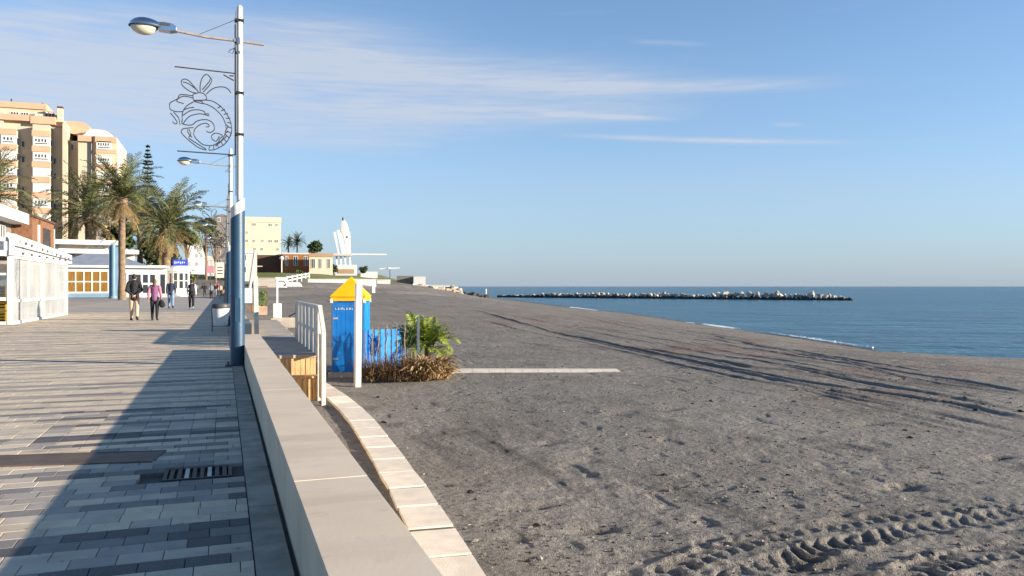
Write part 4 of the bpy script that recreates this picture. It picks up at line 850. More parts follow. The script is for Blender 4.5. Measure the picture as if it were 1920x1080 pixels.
for i, (ox, oy) in enumerate(((-2.2, 2.4), (-1.5, 4.6), (-2.4, 6.8))):
    tb = thing("terrace_table", ["white round table in the front of the glass terrace", "white round table halfway along the glass terrace", "white round table at the far end of the glass terrace"][i], "table", (CX + ox, CY0 + oy, .03), 0, "tables in the terrace")
    MB().lathe([(.42, .70), (.42, .74)], 20).build("table_top", M['white'], tb); MB().lathe([(.22, 0), (.05, .05), (.04, .70)], 12).build("pedestal", M['steel'], tb)

# ---- building with white canopy and brick house behind the terrace
BX = -14.2
def yx(px): d = BX * FPX / (CA * (px - 418)); return (d - BX * SA) / CA
cb_ = thing("canopy_building", "shaded terrace building with a wide white canopy above the glass terrace", "building", (BX, yx(-60), 0)); y1 = yx(54) - yx(-60)
part("wall", M['taupe'], cb_, (-6, -1.2, 0, y1, 0, 6.2)); part("canopy", M['white'], cb_, (-6, 0, -1, y1, 6.15, 6.95)); part("roof", M['terra'], cb_, (-6, -.8, -1, y1 - .6, 6.95, 7.35)); part("balcony", M['white'], cb_, (-1.2, -.05, 0, y1, 3.6, 4.5))
for i in range(6): part("railing_post", M['white'], cb_, (-.3, -.15, 1 + i * 2.3, 1.15 + i * 2.3, 4.5, 5.2))
for i in range(4):
    yw = 1.5 + i * 3.6; window(cb_, yw, yw + 1.4, 4.6, 5.9, 1.2, M['white'], M['darkglass'], 2, 1, T=TS)
bh = thing("brick_house", "brown brick house with one dark window beside the palms", "house", (BX + .15, yx(56), 0)); y1 = yx(97) - yx(56)
part("wall", M['brick'], bh, (-5, 0, 0, y1, 0, 6.8)); part("roof", M['brown'], bh, (-5.1, .12, -.1, y1 + .1, 6.8, 6.98)); part("pilaster", M['dull_white'], bh, (0, .06, y1 * .22, y1 * .30, 2.5, 6.3)); part("corner_trim", M['dull_white'], bh, (-.06, .05, y1, y1 + .18, 0, 6.4))
window(bh, y1 * .45, y1 * .78, 4.1, 6.2, 0, M['brown'], M['darkglass'], 1, 1, T=TS); part("vent", M['brown'], bh, (.0, .05, y1 * .55, y1 * .68, 3.3, 3.6))

# ---- apartment tower
ax = P(110, 550, 150); K = .0885; at_ = thing("apartment_tower", "tall cream and peach apartment block with stepped bays at left", "building", (ax.x, ax.y, 0))
def lx(px): return (px - 110) * K
def hz(py): return CAM_H + (HY - py) * .1
def blk(name, m, x0, x1, ytop, y0, y1=14, ybot=None, par=at_): return part(name, m, par, (lx(x0), lx(x1), y0, y1, hz(ybot) if ybot else 0, hz(ytop)))
blk("wall", M['cream'], -60, 10, 215, -.6); blk("wall", M['cream'], 10, 66.5, 232, 0); blk("wall", M['cream'], 66.5, 122, 226, 0.01); blk("wall", M['cream'], 130, 151, 262, .4)
blk("wall", M['cream'], 122, 130, 236, -2.6); blk("wall", M['cream'], 151, 184, 258, -2.5); blk("wall", M['cream'], 184, 224, 256, -2.9)
blk("bay", M['cream'], 10, 37, 252, -2.4, -.01); blk("bay", M['cream'], 67, 98, 240, -2.4, 0)
blk("penthouse", M['cream'], -60, 80, 197, 2.5, 12, 232); blk("roof_band", M['peach'], -60, 82, 192, 2.2, 12.2, 203); blk("penthouse", M['cream'], 60, 105, 212, 1.8, 9, 226)
blk("parapet", M['peach'], 3, 60, 221, -1.0, 0, 232); blk("parapet", M['peach'], 60, 106, 222, -1.1, .0, 236); blk("parapet", M['peach'], 151, 224.5, 256, -3.0, -2.91, 267)
rl_ = MB(); rl_.prism([(lx(118), hz(245)), (lx(118), hz(225)), (lx(140), hz(224.5)), (lx(158), hz(226)), (lx(166), hz(231)), (lx(172), hz(240)), (lx(174), hz(256))], .5, 12); rl_.build("curved_roof", M['peach'], at_)
rl_ = MB(); rl_.prism([(lx(150), hz(262)), (lx(172), hz(241)), (lx(195), hz(241.5)), (lx(205), hz(244)), (lx(214), hz(250)), (lx(221), hz(258)), (lx(221), hz(262))], -1.6, 10); rl_.build("curved_roof", M['white'], at_)
ch = MB(); ch.box(lx(107), lx(117), .2, 1.2, hz(228), hz(202)); ch.build("chimney", M['cream'], at_); part("chimney_cap", M['brown'], at_, (lx(106.5), lx(117.5), .1, 1.3, hz(202), hz(199)))
part("sun_shade", M['brown'], at_, (lx(104), lx(118), -.4, .0, hz(238), hz(229))); blk("downpipe", M['brown'], 180.5, 183.5, 257, -3.2, -2.92)
for px, pt, pb in ((17, 186, 194), (75, 190, 200), (109, 200, 203)):
    b = MB(); b.box(lx(px - 1), lx(px + 1), 2.4, 2.6, hz(pb), hz(pt)); b.box(lx(px - 1), lx(px + 5), 2.45, 2.55, hz(pb), hz(pb - 1.5)); b.build("antenna", M['wire'], at_)
b = MB(); b.bar((lx(85), 2, hz(207)), (lx(97), 2, hz(207)), .12); b.bar((lx(97), 2, hz(207)), (lx(97), 2, hz(222)), .12); b.bar((lx(86), 2, hz(217)), (lx(106), 2, hz(217)), .1); b.build("roof_railing", M['white'], at_)
st = 28.3
def strip_window(x0, x1, zb, y, par, n=4, closed=False):
    f_ = part("window", M['shutter'], par, (x0, x1, y - .1, y, hz(zb + 16), hz(zb)))
    if closed: part("shutter_line", M['dull_white'], f_, (x0, x1, y - .115, y - .1, hz(zb + 8.3), hz(zb + 7.7))); return f_
    w = (x1 - x0) / (n + 1.2)
    for i in range(n): part("pane", M['darkglass'], f_, (x0 + w * (.75 + i), x0 + w * (.75 + i) + w * .5, y - .115, y - .1, hz(zb + 8 + (i % 2)), hz(zb + 3.5)))
    part("pane", M['darkglass'], f_, (x0 + w * .6, x1 - w * .5, y - .115, y - .1, hz(zb + 12.6), hz(zb + 11))); return f_
for bay, (x0, x1) in enumerate(((10, 37), (67, 98))):
    for s_ in range(9):
        zb = 263 + s_ * st
        if zb + 18 > 480: break
        part("band", M['peach'], at_, (lx(x0) - .12, lx(x1) + .12, -2.52, -2.4, hz(zb - 1.5), hz(zb - 12)))
        strip_window(lx(x0) + .05, lx(x1) - .05, zb, -2.4, at_, 4 if bay else 3, closed=(s_ + 2 * bay) % 3 == 1 or (s_ * 7 + bay) % 5 == 2)
        # side windows on the returns
        window(at_, -.9 + 0, .9, hz(zb + 16), hz(zb + 1), 0, M['white'], M['darkglass'], 1, 1, .12, .08, T=Matrix.Translation((lx(x1), -1.2, 0)) @ TS)
for s_ in range(7):
    zb = 268 + s_ * st
    for x0, x1, yy in ((41, 48, 0), (100, 106, .01), (132, 138, .4)):
        if x0 == 132 and s_ < 0: continue
        if (s_ + x0) % 3 != 1: window(at_, lx(x0), lx(x1), hz(zb + 12), hz(zb), yy, M['dull_white'], M['darkglass'], 1, 1, .09, .08)
    if zb > 268:
        part("band", M['peach'], at_, (lx(185), lx(224) + .06, -3.0, -2.9, hz(zb - 3 - 6), hz(zb - 10 - 6)))
    strip_window(lx(186), lx(214), zb - 3, -2.9, at_, 5, closed=s_ % 3 == 2)
    window(at_, -1.6, 1.6, hz(zb + 10), hz(zb - 2), 0, M['white'], M['darkglass'], 2, 1, .15, .08, T=Matrix.Translation((lx(224), 2.5, 0)) @ TS)
for i, (x0, x1) in enumerate(((15, 31), (34, 49), (62, 66), (80, 100))): window(at_, lx(x0), lx(x1), hz(219), hz(210), 1.8 if x0 >= 60 else 2.5, M['white'], M['darkglass'], 3, 1, .1, .08)
window(at_, lx(154), lx(166), hz(254), hz(244), .5, M['white'], M['shutter'], 2, 1, .1, .08)

# ---- flat roofed beige building and the restaurant
p, rz = face_at(160, 558, 112, 0); k = kk(160, 112)
fb_ = thing("flat_roof_building", "low beige building with two flat white roof slabs behind the restaurant", "building", p, rz)
def fx(px): return (px - 160) * k
def fz(py, d=112): return CAM_H + (HY - py) * d / FPX
part("wall", M['signgrey'], fb_, (fx(100), fx(255), 0, 8, 0, fz(474)), (fx(100), fx(215), .6, 8, fz(474), fz(458))); part("roof_slab", M['white'], fb_, (fx(96), fx(222), -1.2, 8.2, fz(459), fz(450.5))); part("roof_slab", M['white'], fb_, (fx(111), fx(262), -2.2, 8.1, fz(476), fz(468)))
ar = MB(); ar.prism([(fx(130) + (fx(158) - fx(130)) * i / 10, fz(468) + .9 * math.sin(math.pi * i / 10)) for i in range(11)], .5, .598); ar.build("arch", M['cream'], fb_)
p, rz = face_at(215, 558, 98, 0); k = kk(215, 98); rs = thing("restaurant", "low restaurant with grey hipped roof and amber curtained windows", "building", p, rz)
def rx(px): return (px - 215) * k
def rzz(py): return fz(py, 98)
part("wall", M['white'], rs, (rx(108), rx(316), 0, 9, 0, rzz(497))); part("fascia", M['white'], rs, (rx(104), rx(320), -.6, 9, rzz(502), rzz(498)))
hr = MB(); z0, z1 = rzz(498), rzz(474); a_, c_, e_ = rx(104), rx(278), 9.0
hr.add([(a_, -.6, z0), (c_, -.6, z0), (c_, e_, z0), (a_, e_, z0), (rx(158), 3.5, z1), (rx(215), 3.5, z1), (rx(158), 5, z1), (rx(215), 5, z1)], [(0, 1, 5, 4), (1, 2, 7, 5), (2, 3, 6, 7), (3, 0, 4, 6), (4, 5, 7, 6), (3, 2, 1, 0)]); hr.build("roof", M['roofgrey'], rs)
part("lower_wall", M['bluegrey'], rs, (rx(127), rx(222), -.05, -.001, 0, rzz(550))); part("panel", M['bluegrey'], rs, (rx(205), rx(222), -.06, -.051, rzz(550), rzz(505)))
window(rs, rx(127), rx(204), rzz(549), rzz(507.5), 0, M['white'], M['amber'], 5, 2, .13, .1); window(rs, rx(111), rx(125), rzz(548), rzz(508), 0, M['white'], M['darkglass'], 1, 2, .1, .1); part("utility_box", M['white'], rs, (rx(111), rx(125), -.4, -.11, 0, rzz(549)))
window(rs, rx(237), rx(296), rzz(553), rzz(511), 0, M['white'], M['darkglass'], 4, 2, .22, .1); window(rs, rx(299), rx(315), rzz(554), rzz(511), 0, M['white'], M['darkglass'], 1, 1, .18, .1, name="door")
p, rz = face_at(336, 556, 108, 0); k2 = kk(336, 108); rc = thing("round_kiosk_bar", "white rounded bar with narrow windows at the end of the restaurant", "building", p, rz)
R_ = 20 * k2; MB().lathe([(R_, 0), (R_, fz(508, 108))], 20, (0, R_, 0)).build("wall", M['white'], rc, True); MB().lathe([(R_ * 1.18, fz(508, 108)), (R_ * 1.18, fz(501, 108)), (R_ * .8, fz(498, 108))], 24, (0, R_, 0)).build("roof", M['white'], rc)
for a in (-50, -20, 10, 40):
    T_ = Matrix.Translation((0, R_, 0)) @ Matrix.Rotation(math.radians(a), 4, 'Z'); window(rc, -.32, .32, 1.0, fz(511, 108), -R_, M['white'], M['darkglass'], 1, 2, .08, .08, T=T_)
p, rz = face_at(338, 499, 110); bs = thing("blue_roof_sign", "blue and white rooftop sign above the rounded bar", "sign", (p.x, p.y, p.z - .2), rz)
part("board", M['signblue'], bs, (-.95, .95, 0, .1, .25, 1.1)); part("leg", M['steel'], bs, (-.8, -.72, .02, .08, -.6, .25), (.72, .8, .02, .08, -.6, .25)); part("lower_board", M['white'], bs, (-.7, .7, .01, .09, -.05, .248))
b = MB()
for i in range(6): b.box(-.72 + i * .24, -.62 + i * .24, -.012, -.001, .5 + .06 * (i % 3), .86 - .05 * (i % 2))
b.build("lettering", M['white'], bs)
p, rz = face_at(212, 558, 90, 0); pp = thing("blue_pillar", "pale blue round pillar with grey blue flank beside the palm trunk", "pillar", p, rz)
MB().lathe([(.26, 0), (.26, 5.9), (.2, 6.1)], 20).build("column", M['paleblue'], pp, True); part("flank", M['bluegrey'], pp, (.24, .62, -.05, .1, 0, 5.8), (-.45, -.22, -.02, .12, 0, 5.9)); MB().lathe([(.4, 0), (.4, .25)], 16).build("base", M['bluegrey'], pp)

# ---- further buildings near the promenade end
def simple_building(name, label, px0, px1, ytop, ybot, d, wall, roof, depth=10, floors=3, cols=3, glass=None, band=None, roofh=.5, wz=.55, skip=.15):
    pc = (px0 + px1) / 2; p, rz = face_at(pc, ybot, d); k_ = kk(pc, d); w = (px1 - px0) * k_ / 2; h = (ybot - ytop) * d / FPX
    t_ = thing(name, label, "building", (p.x, p.y, p.z), rz); part("wall", wall, t_, (-w, w, 0, depth, -4, h - roofh)); part("roof", roof, t_, (-w - .15, w + .15, -.15, depth + .15, h - roofh, h))
    fh = (h - roofh) / floors; cw = 2 * w / cols
    for f in range(floors):
        if band: part("band", band, t_, (-w - .05, w + .05, -.08, -.001, f * fh + .02, f * fh + fh * .22))
        for c_ in range(cols):
            if random.random() < skip: continue
            ww = cw * random.uniform(.14, .3); x = -w + cw * (c_ + .5) + random.uniform(-.1, .1) * cw; window(t_, x - ww, x + ww, f * fh + fh * (.92 - wz), f * fh + fh * .9, 0, M['white'], glass or M['darkglass'], 2, 1, .1, .08)
    return t_
simple_building("taupe_block", "plain taupe apartment slab behind the nearest lamp pole", 402, 432, 403, 500, 230, M['taupe'], M['taupe'], 14, 6, 2, band=None)
simple_building("white_block", "white block of flats half hidden by the far trees", 352, 384, 455, 520, 190, M['white'], M['dull_white'], 10, 4, 3)
simple_building("pale_corner_house", "pale low house with signs at the crowded end of the promenade", 384, 402, 480, 535, 170, M['signgrey'], M['dull_white'], 8, 2, 2)
simple_building("yellow_apartment_block", "pale yellow apartment block right of the blue lamp post", 456, 527, 407, 478, 245, M['yellowb'], M['yellowb'], 14, 4, 5, band=None, roofh=1.6, wz=.4, skip=.45, glass=M['taupe'])
simple_building("white_low_house", "white low house just right of the lamp post under the yellow block", 452, 482, 470, 520, 150, M['dull_white'], M['white'], 8, 2, 2)
bb_ = simple_building("brown_long_building", "long dark brown single storey building on the grassy bank", 480, 531, 476.5, 506, 215, M['brown'], M['dull_white'], 8, 1, 2, roofh=.25, skip=1.0)
simple_building("terracotta_house", "terracotta fronted house between brown building and cream house", 530, 582, 474, 510, 212, M['terra'], M['dull_white'], 8, 1, 3, roofh=.4)
simple_building("cream_house", "small cream house with two windows beside the white monument", 580, 624, 475, 516, 205, M['yellowb'], M['salmon'], 6, 1, 3, roofh=.9)
# ---- signs at the far end
for i, (px, y0, y1, w, d, m, lab) in enumerate(((412, 492, 521, 16, 90, 'signgrey', "pale upright notice board with dark lines near the crowd"), (394, 498, 512, 14, 115, 'pinkc', "pinkish banner between the far trees above the crowd"), (371, 508, 514, 24, 120, 'whitec', "long white awning above the far crowd"))):
    p, rz = face_at(px, y1, d); k_ = kk(px, d); t_ = thing("notice_board" if i == 0 else "banner" if i == 1 else "awning", lab, "sign" if i < 2 else "awning", (p.x, p.y, p.z), rz); h = (y1 - y0) * d / FPX
    part("board", M[m], t_, (-w * k_ / 2, w * k_ / 2, 0, .12 if i < 2 else 2, 0, h))
    if i == 0:
        for j in range(3): part("text_line", M['lid'], t_, (-w * k_ * .3, w * k_ * .35, -.01, -.001, h * (.25 + .2 * j), h * (.31 + .2 * j)))
    part("post", M['lid'], t_, (-.06, .06, .02, .1, -p.z, 0))

# ================================================================== TREES
PV = [frond_mesh("frond", M['frond'], 4.0, math.radians(e), math.radians(dr), 27, .75, .045, .22, 60 + i, .055) for i, (e, dr) in enumerate(((80, 55), (66, 75), (52, 95), (36, 105), (18, 100), (2, 85)))]
PD = [frond_mesh("dry_frond", M['frond_dry'], 3.2, math.radians(e), math.radians(dr), 26, .5, .035, -.1, 80 + i, .04) for i, (e, dr) in enumerate(((-12, 60), (-32, 45), (-52, 25)))]
def palm(label, px, pbase, d, pcrown, trunk_w, crown_px, nf=60, nd=22, lean=0.0, dry=1.0, name="palm_tree"):
    p = P(px, pbase, d); z = max(0.0, p.z) if d < 140 else p.z; t_ = thing(name, label, "palm", (p.x, p.y, z), random.uniform(0, 6), "palms behind the promenade")
    top = CAM_H + (HY - pcrown) * d / FPX - z; r0 = trunk_w * d / FPX / 2; pts = []; rad = []
    for i in range(15):
        s_ = i / 14; pts.append((lean * s_ * s_, .1 * math.sin(3 * s_), top * s_)); rad.append(r0 * (1.25 - .3 * s_ if s_ < .15 else 1.0) * (1 + .07 * (i % 2)) * (1.25 if i >= 13 else 1))
    MB().tube(pts, rad, 12).build("trunk", M['bark'], t_, True)
    sc_ = crown_px * d / FPX / 3.15; c0 = Vector((lean, .1 * math.sin(3), top))
    for i in range(nf):
        u = (i + .5) / nf; v = min(5, int(u * 6)); obj("frond", PV[v], t_, c0 + Vector((0, 0, .12 * sc_)), (random.gauss(0, .12), random.gauss(0, .08), i * 2.39996 + random.gauss(0, .2)), sc_ * random.uniform(.85, 1.12))
    for i in range(nd): obj("dry_frond", PD[i % 3], t_, c0 - Vector((0, 0, .1)), (random.gauss(0, .15), random.gauss(0, .1), i * 2.39996 + 1), sc_ * random.uniform(.65, .95))
    b = MB(); b.lathe([(r0 * 1.1, -.9 * sc_), (r0 * 1.9, -.35 * sc_), (r0 * 1.6, .15 * sc_), (r0 * .6, .4 * sc_)], 12, tuple(c0)); b.build("crown_base", M['bark'], t_, True)
    return t_
palm("tall palm with straight trunk beside the pale blue pillar", 229, 562, 81, 376, 12, 74, 54, 26)
palm("bushy palm behind the flat roofed building, left of the tall palm", 168, 545, 125, 404, 13, 80, 50, 26)
palm("broad drooping palm above the rounded bar", 313, 540, 118, 430, 15, 78, 64, 34)
palm("palm at the left picture edge with only its drooping fronds showing", -22, 560, 62, 372, 12, 80, 50, 20)
palm("small palm behind the tall palm's crown, on its right", 262, 540, 135, 405, 10, 52, 46, 18)
palm("left one of the two small distant palms on the headland", 541, 478, 235, 458, 2.5, 15, 34, 10)
palm("right one of the two small distant palms on the headland", 557, 478, 235, 455, 2.5, 17, 34, 10)
# norfolk pine
p = P(277, 545, 150); np_ = thing("norfolk_pine", "slender conifer spire rising behind the palms", "pine", (p.x, p.y, 0)); top = CAM_H + (HY - 272) * .1
MB().tube([(0, 0, 0), (0, 0, top * .6), (0, 0, top)], [.3, .18, .03], 8).build("trunk", M['bark'], np_, True); b = MB(); lf = MB()
for w in range(26):
    z = top - .5 - w * .62 * (1 + .02 * w) + random.gauss(0, .1); L = min(2.6, .25 + w * .11) * random.uniform(.75, 1.2)
    for j in range(6):
        a = j * math.pi / 3 + w * .5 + random.gauss(0, .12); e = Vector((math.cos(a) * L, math.sin(a) * L, .28 * L)); b.tube([(0, 0, z), tuple(e + Vector((0, 0, z)))], [.045, .015], 4)
        for q in range(7):
            c_ = Vector((0, 0, z)) + e * (.25 + .75 * q / 6)
            for _ in range(4):
                u = Vector((random.gauss(0, 1), random.gauss(0, 1), random.gauss(.5, .6))).normalized() * random.uniform(.2, .5); v = u.cross(Vector((random.random(), random.random(), 1))).normalized() * .10; lf.add([c_ - u * .2, c_ + v, c_ + u, c_ - v], [(0, 1, 2, 3)])
b.build("branches", M['bark'], np_); lf.build("foliage", M['pine'], np_, fix=False)
def tree(label, px, pbase, d, pc, rpx, n, size, m, name="leafy_tree", flat=.85, zb=None, seed=1):
    p = P(px, pbase, d); z = p.z if zb is None else zb; t_ = thing(name, label, "tree", (p.x, p.y, z)); top = CAM_H + (HY - pc) * d / FPX - z; r = rpx * d / FPX
    R = random.Random(seed); b = MB(); b.tube([(0, 0, 0), (.1, .05, top * .5), (0, 0, top)], [r * .10, r * .08, r * .04], 8); bl_ = []
    for i in range(9):
        a = i * 2.4; c_ = (r * .6 * math.cos(a) * R.uniform(.4, 1), r * .6 * math.sin(a) * R.uniform(.4, 1), top + r * R.uniform(-.6, .6) * flat); bl_.append((c_, r * R.uniform(.32, .55))); b.tube([(0, 0, top * .55), c_], [r * .05, r * .015], 5)
    b.build("trunk", M['bark'], t_, True); leafcloud(n, bl_, size, seed, m, "crown", t_, flat); return t_
tree("dark leafy tree standing beside the taupe slab", 386, 535, 150, 425, 24, 1800, .42, M['leaf'], seed=2, zb=0)
tree("rounded dark green tree behind the cream house", 591, 478, 240, 464, 15, 1200, .4, M['leaf'], seed=3)
tree("thin grey street tree in front of the taupe slab", 404, 540, 125, 450, 22, 420, .3, M['stemgrey'], "bare_tree", seed=4, zb=0)
tree("green bush tree at the end of the restaurant", 364, 545, 130, 515, 9, 600, .22, M['leafgreen'], "green_bush", seed=5, zb=0)
tree("dark tree mass under the broad drooping palm", 292, 540, 132, 470, 40, 2200, .4, M['leaf'], seed=6, zb=0)
tree("dark tree mass behind the tall palm trunk", 225, 540, 140, 440, 34, 1700, .42, M['leaf'], seed=7, zb=0)
tree("dark tree between the broad palm and the white block", 350, 540, 160, 440, 26, 1300, .42, M['leaf'], seed=8, zb=0)
tree("round hedge bush beside the cream house", 560, 515, 196, 512, 14, 700, .25, M['hedge'], "hedge_bush", .5, seed=9)
tree("dark bush left of the monument base", 625, 512, 228, 503, 9, 500, .3, M['leaf'], "dark_bush", seed=10)
tree("dark bush at the seaward side of the monument", 682, 512, 232, 505, 9, 500, .3, M['leaf'], "dark_bush", seed=11)
# slanted white mast and far lamp on the bank
p0, p1 = P(467, 548, 60), P(478, 470, 60); o = MB(); o.tube([(0, 0, 0), tuple(p1 - p0)], [.12, .09], 10); o.tube([tuple((p1 - p0) * .62), tuple((p1 - p0) * .62 + Vector((.7, 0, .02)))], .04, 6); o = o.build("leaning_mast", M['dull_white'], None, True); o.location = p0; tag(o, "leaning white mast with a crossbar right of the blue lamp", "mast")
p, rz = face_at(528, 507, 195); gl_ = thing("globe_lamp", "white globe lamp in front of the brown building", "lamp", p, rz); MB().tube([(0, 0, -.5), (0, 0, 2.6)], .14, 8).build("pole", M['white'], gl_, True); MB().lathe([(.1, 2.5), (.4, 2.7), (.5, 3.0), (.4, 3.3), (.1, 3.5)], 14).build("globe", M['white'], gl_, True)

# ================================================================== HEADLAND
p, rz = face_at(646, 515, 232); k = kk(646, 232); mo = thing("white_monument", "tall white sculptural monument of slanted blades on the headland", "monument", (p.x, p.y, p.z - .3), rz)
def mx_(px): return (px - 646) * k
def mz(py): return (515 - py) * 232 / FPX + .3
part("plinth", M['white'], mo, (mx_(629), mx_(669), -3, 3, 0, mz(497))); part("plinth_panel", M['salmon'], mo, (mx_(634), mx_(664), -3.12, -3.0, mz(513), mz(505))); part("terrace_slab", M['dull_white'], mo, (mx_(626), mx_(661), -2.2, 2.2, mz(480), mz(476)))
for x in (632, 640, 648, 657): MB().bar((mx_(x), 0, mz(497)), (mx_(x - 1), 0, mz(480)), .5, .9, up=(0, 1, 0)).build("column", M['white'], mo)
for (xb, xt, yt, w0, w1, yy) in ((636, 627.5, 437, .22, .38, -1.2), (644, 634.5, 433, .28, .42, -.6), (651.5, 641, 431, .8, .5, 0), (656, 653, 436, .35, .5, .8)):
    b = MB(); b.add([(mx_(xb) - w0, yy - .5, mz(480)), (mx_(xb) + w0, yy - .5, mz(480)), (mx_(xb) + w0, yy + .5, mz(480)), (mx_(xb) - w0, yy + .5, mz(480)), (mx_(xt) - w1, yy - .4, mz(yt)), (mx_(xt) + w1, yy - .4, mz(yt - 2)), (mx_(xt) + w1, yy + .4, mz(yt - 2)), (mx_(xt) - w1, yy + .4, mz(yt))], [(3, 2, 1, 0), (4, 5, 6, 7), (0, 1, 5, 4), (1, 2, 6, 5), (2, 3, 7, 6), (3, 0, 4, 7)]); b.build("blade", M['white'], mo)
b = MB(); b.prism([(mx_(x_), mz(y_)) for x_, y_ in ((641, 415), (645.5, 412.5), (650, 418), (653.5, 429), (655, 440), (652, 447), (653.5, 460), (655.5, 478), (649.5, 478), (644.5, 446), (641, 436))], -.55, .55); b.build("tower_head", M['white'], mo, bev=.12); part("collar", M['white'], mo, (mx_(652), mx_(657.5), -.8, .8, mz(446), mz(442)), (mx_(639.5), mx_(643), -.9, .9, mz(434), mz(432)))
part("lantern", M['black'], mo, (mx_(641.5), mx_(644), -.5, .5, mz(416), mz(408))); part("shaft", M['dull_white'], mo, (mx_(640), mx_(645), -.6, .6, mz(436), mz(414)))
part("boom", M['white'], mo, (mx_(660), mx_(726), -.2, .2, mz(477.5), mz(475.3)))
def lowthing(name, label, cat, px0, px1, yt, yb, d, m, depth=1.0, extra=None):
    pc = (px0 + px1) / 2; p, rz = face_at(pc, yb, d); k_ = kk(pc, d); w = (px1 - px0) * k_ / 2; h = (yb - yt) * d / FPX; p.z = min(p.z, beach_z(p.x, p.y) + 1.0) if d > 200 else p.z; t_ = thing(name, label, cat, p, rz)
    part("body", M[m], t_, (-w, w, 0, depth, -1.2, h)); part("cap", M[m], t_, (-w - .06, w + .06, -.06, depth + .06, h, h + .1)); return t_
lowthing("white_terrace_wall", "white parapet and terrace seaward of the monument", "terrace", 677, 708, 508, 514, 236, 'white', 5); lowthing("pale_pavilion", "small pale pavilion behind the terrace seaward of the monument", "building", 676, 706, 499, 508, 245, 'dull_white', 5)
lowthing("white_boat_shed", "white box shaped hut at the tip of the headland", "hut", 776, 798, 519, 534, 214, 'white', 5); lowthing("dark_fence_panel", "dark fence beside the white hut on the headland", "fence", 744, 775, 518, 529, 216, 'taupe', .2)
lowthing("quay_wall", "low white quay wall running out to the headland tip", "wall", 799, 852, 533.5, 538, 216, 'white', 1.2); lowthing("white_kerb_wall", "long white kerb wall along the edge of the grassy headland", "wall", 578, 706, 524, 528.5, 143, 'white', .5); lowthing("white_kerb_wall", "short white kerb wall seaward end near the dark bush", "wall", 707, 732, 525, 529, 152, 'white', .5)
lowthing("cream_retaining_wall", "cream retaining wall below the grass bank behind the boardwalk", "wall", 482, 516, 522, 537, 121, 'concrete', .6); lowthing("white_parapet", "white parapet wall with gaps right of the cream retaining wall", "wall", 517, 538, 521, 535, 122, 'white', .6); 
rr_ = thing("white_ranch_fence", "white rail fence climbing along the grassy bank", "fence", P(538, 530, 135)); e1 = P(580, 520, 168) - P(538, 530, 135)
for i in range(6):
    q = e1 * (i / 5); b = MB(); b.box(q.x - .1, q.x + .1, q.y - .1, q.y + .1, q.z - 1, q.z + 1.1); b.build("post", M['white'], rr_)
for h in (.3, .85): MB().bar((0, 0, h), tuple(e1 + Vector((0, 0, h))), .1, .22).build("rail", M['white'], rr_)
p, rz = face_at(731, 506, 238); sp_ = thing("white_aircraft_shape", "small white winged shape on the headland terrace", "sculpture", (p.x, p.y, p.z), rz); part("post", M['lid'], sp_, (-.1, .1, 0, .2, -4, 0)); b = MB(); b.bar((-3, 0, .3), (3, 0, .6), .5, .35); b.bar((-.6, -1.5, .5), (1.2, 1.5, .4), .4, .2); b.build("wing", M['white'], sp_)
o = MB().lathe([(.32, -1.5), (.32, 1.6), (.2, 2.0)], 12).build("sea_beacon", M['white'], None, True); p = P(911, 552, 290); o.location = p; tag(o, "small white beacon post at the root of the breakwater", "beacon")
o = MB().box(-.25, .25, -.25, .25, -.6, 1.0).build("bollard", M['white']); p = P(700, 545, 128); o.location = p; tag(o, "short white bollard on the far sand behind the cabin", "bollard")
o = thing("white_dinghy", "small white upturned boat on the far sand above the railing", "boat", P(549, 537, 110)); b = MB(); b.add([(-1.4, 0, 0), (-1, -.5, 0), (1.1, -.5, 0), (1.3, 0, 0), (1.1, .5, 0), (-1, .5, 0), (-.8, -.2, .55), (.9, -.2, .55), (.9, .2, .55), (-.8, .2, .55)], [(0, 1, 6), (1, 2, 7, 6), (2, 3, 7), (3, 4, 8, 7), (4, 5, 9, 8), (5, 0, 6, 9), (6, 7, 8, 9)]); b.build("hull", M['white'], o)
# rocks
def rock_mesh(seed, m):
    bm = bmesh.new(); bmesh.ops.create_icosphere(bm, subdivisions=2, radius=1); R = random.Random(seed)
    pl_ = [(Vector((R.gauss(0, 1), R.gauss(0, 1), R.gauss(0, 1))).normalized(), R.uniform(.5, .85)) for _ in range(9)]
    for v in bm.verts:
        for n_, d_ in pl_:
            e = v.co.dot(n_) - d_
            if e > 0: v.co -= n_ * e
    bmesh.ops.remove_doubles(bm, verts=bm.verts, dist=.12)
    me = bpy.data.meshes.new("rock"); bm.to_mesh(me); bm.free(); me.materials.append(m); return me
RK = [rock_mesh(i, M['rock']) for i in range(7)]; RD = [rock_mesh(i + 20, M['darkrock']) for i in range(4)]; RT = [rock_mesh(i + 40, M['tanrock']) for i in range(5)]
bw_ = thing("breakwater", "long low breakwater of pale boulders in the sea", "breakwater", (0, 0, SEA)); A0, A1 = P(1588, 563, 222), P(935, 557, 285); n_ = 128
for i in range(n_):
    t = i / (n_ - 1); p = A0.lerp(A1, t); low = .55 if t > .86 else 1.0
    prof = min(1, .35 + t * 14) * low * (1 + .12 * math.sin(t * 30) + (.18 if t < .3 else 0))
    obj("rock", random.choice(RD), bw_, (p.x + random.gauss(0, .3), p.y - .9 + random.gauss(0, .3), .25), (random.uniform(0, 6), random.uniform(0, 6), random.uniform(0, 6)), (random.uniform(.6, .9), random.uniform(.6, .9), random.uniform(.5, .75)))
    obj("rock", random.choice(RK), bw_, (p.x + random.gauss(0, .35), p.y + random.gauss(0, .5), prof * random.uniform(.75, 1.2)), (random.uniform(0, 6), random.uniform(0, 6), random.uniform(0, 6)), (random.uniform(.4, 1.15) * prof, random.uniform(.5, 1.0), random.uniform(.35, .95) * prof))
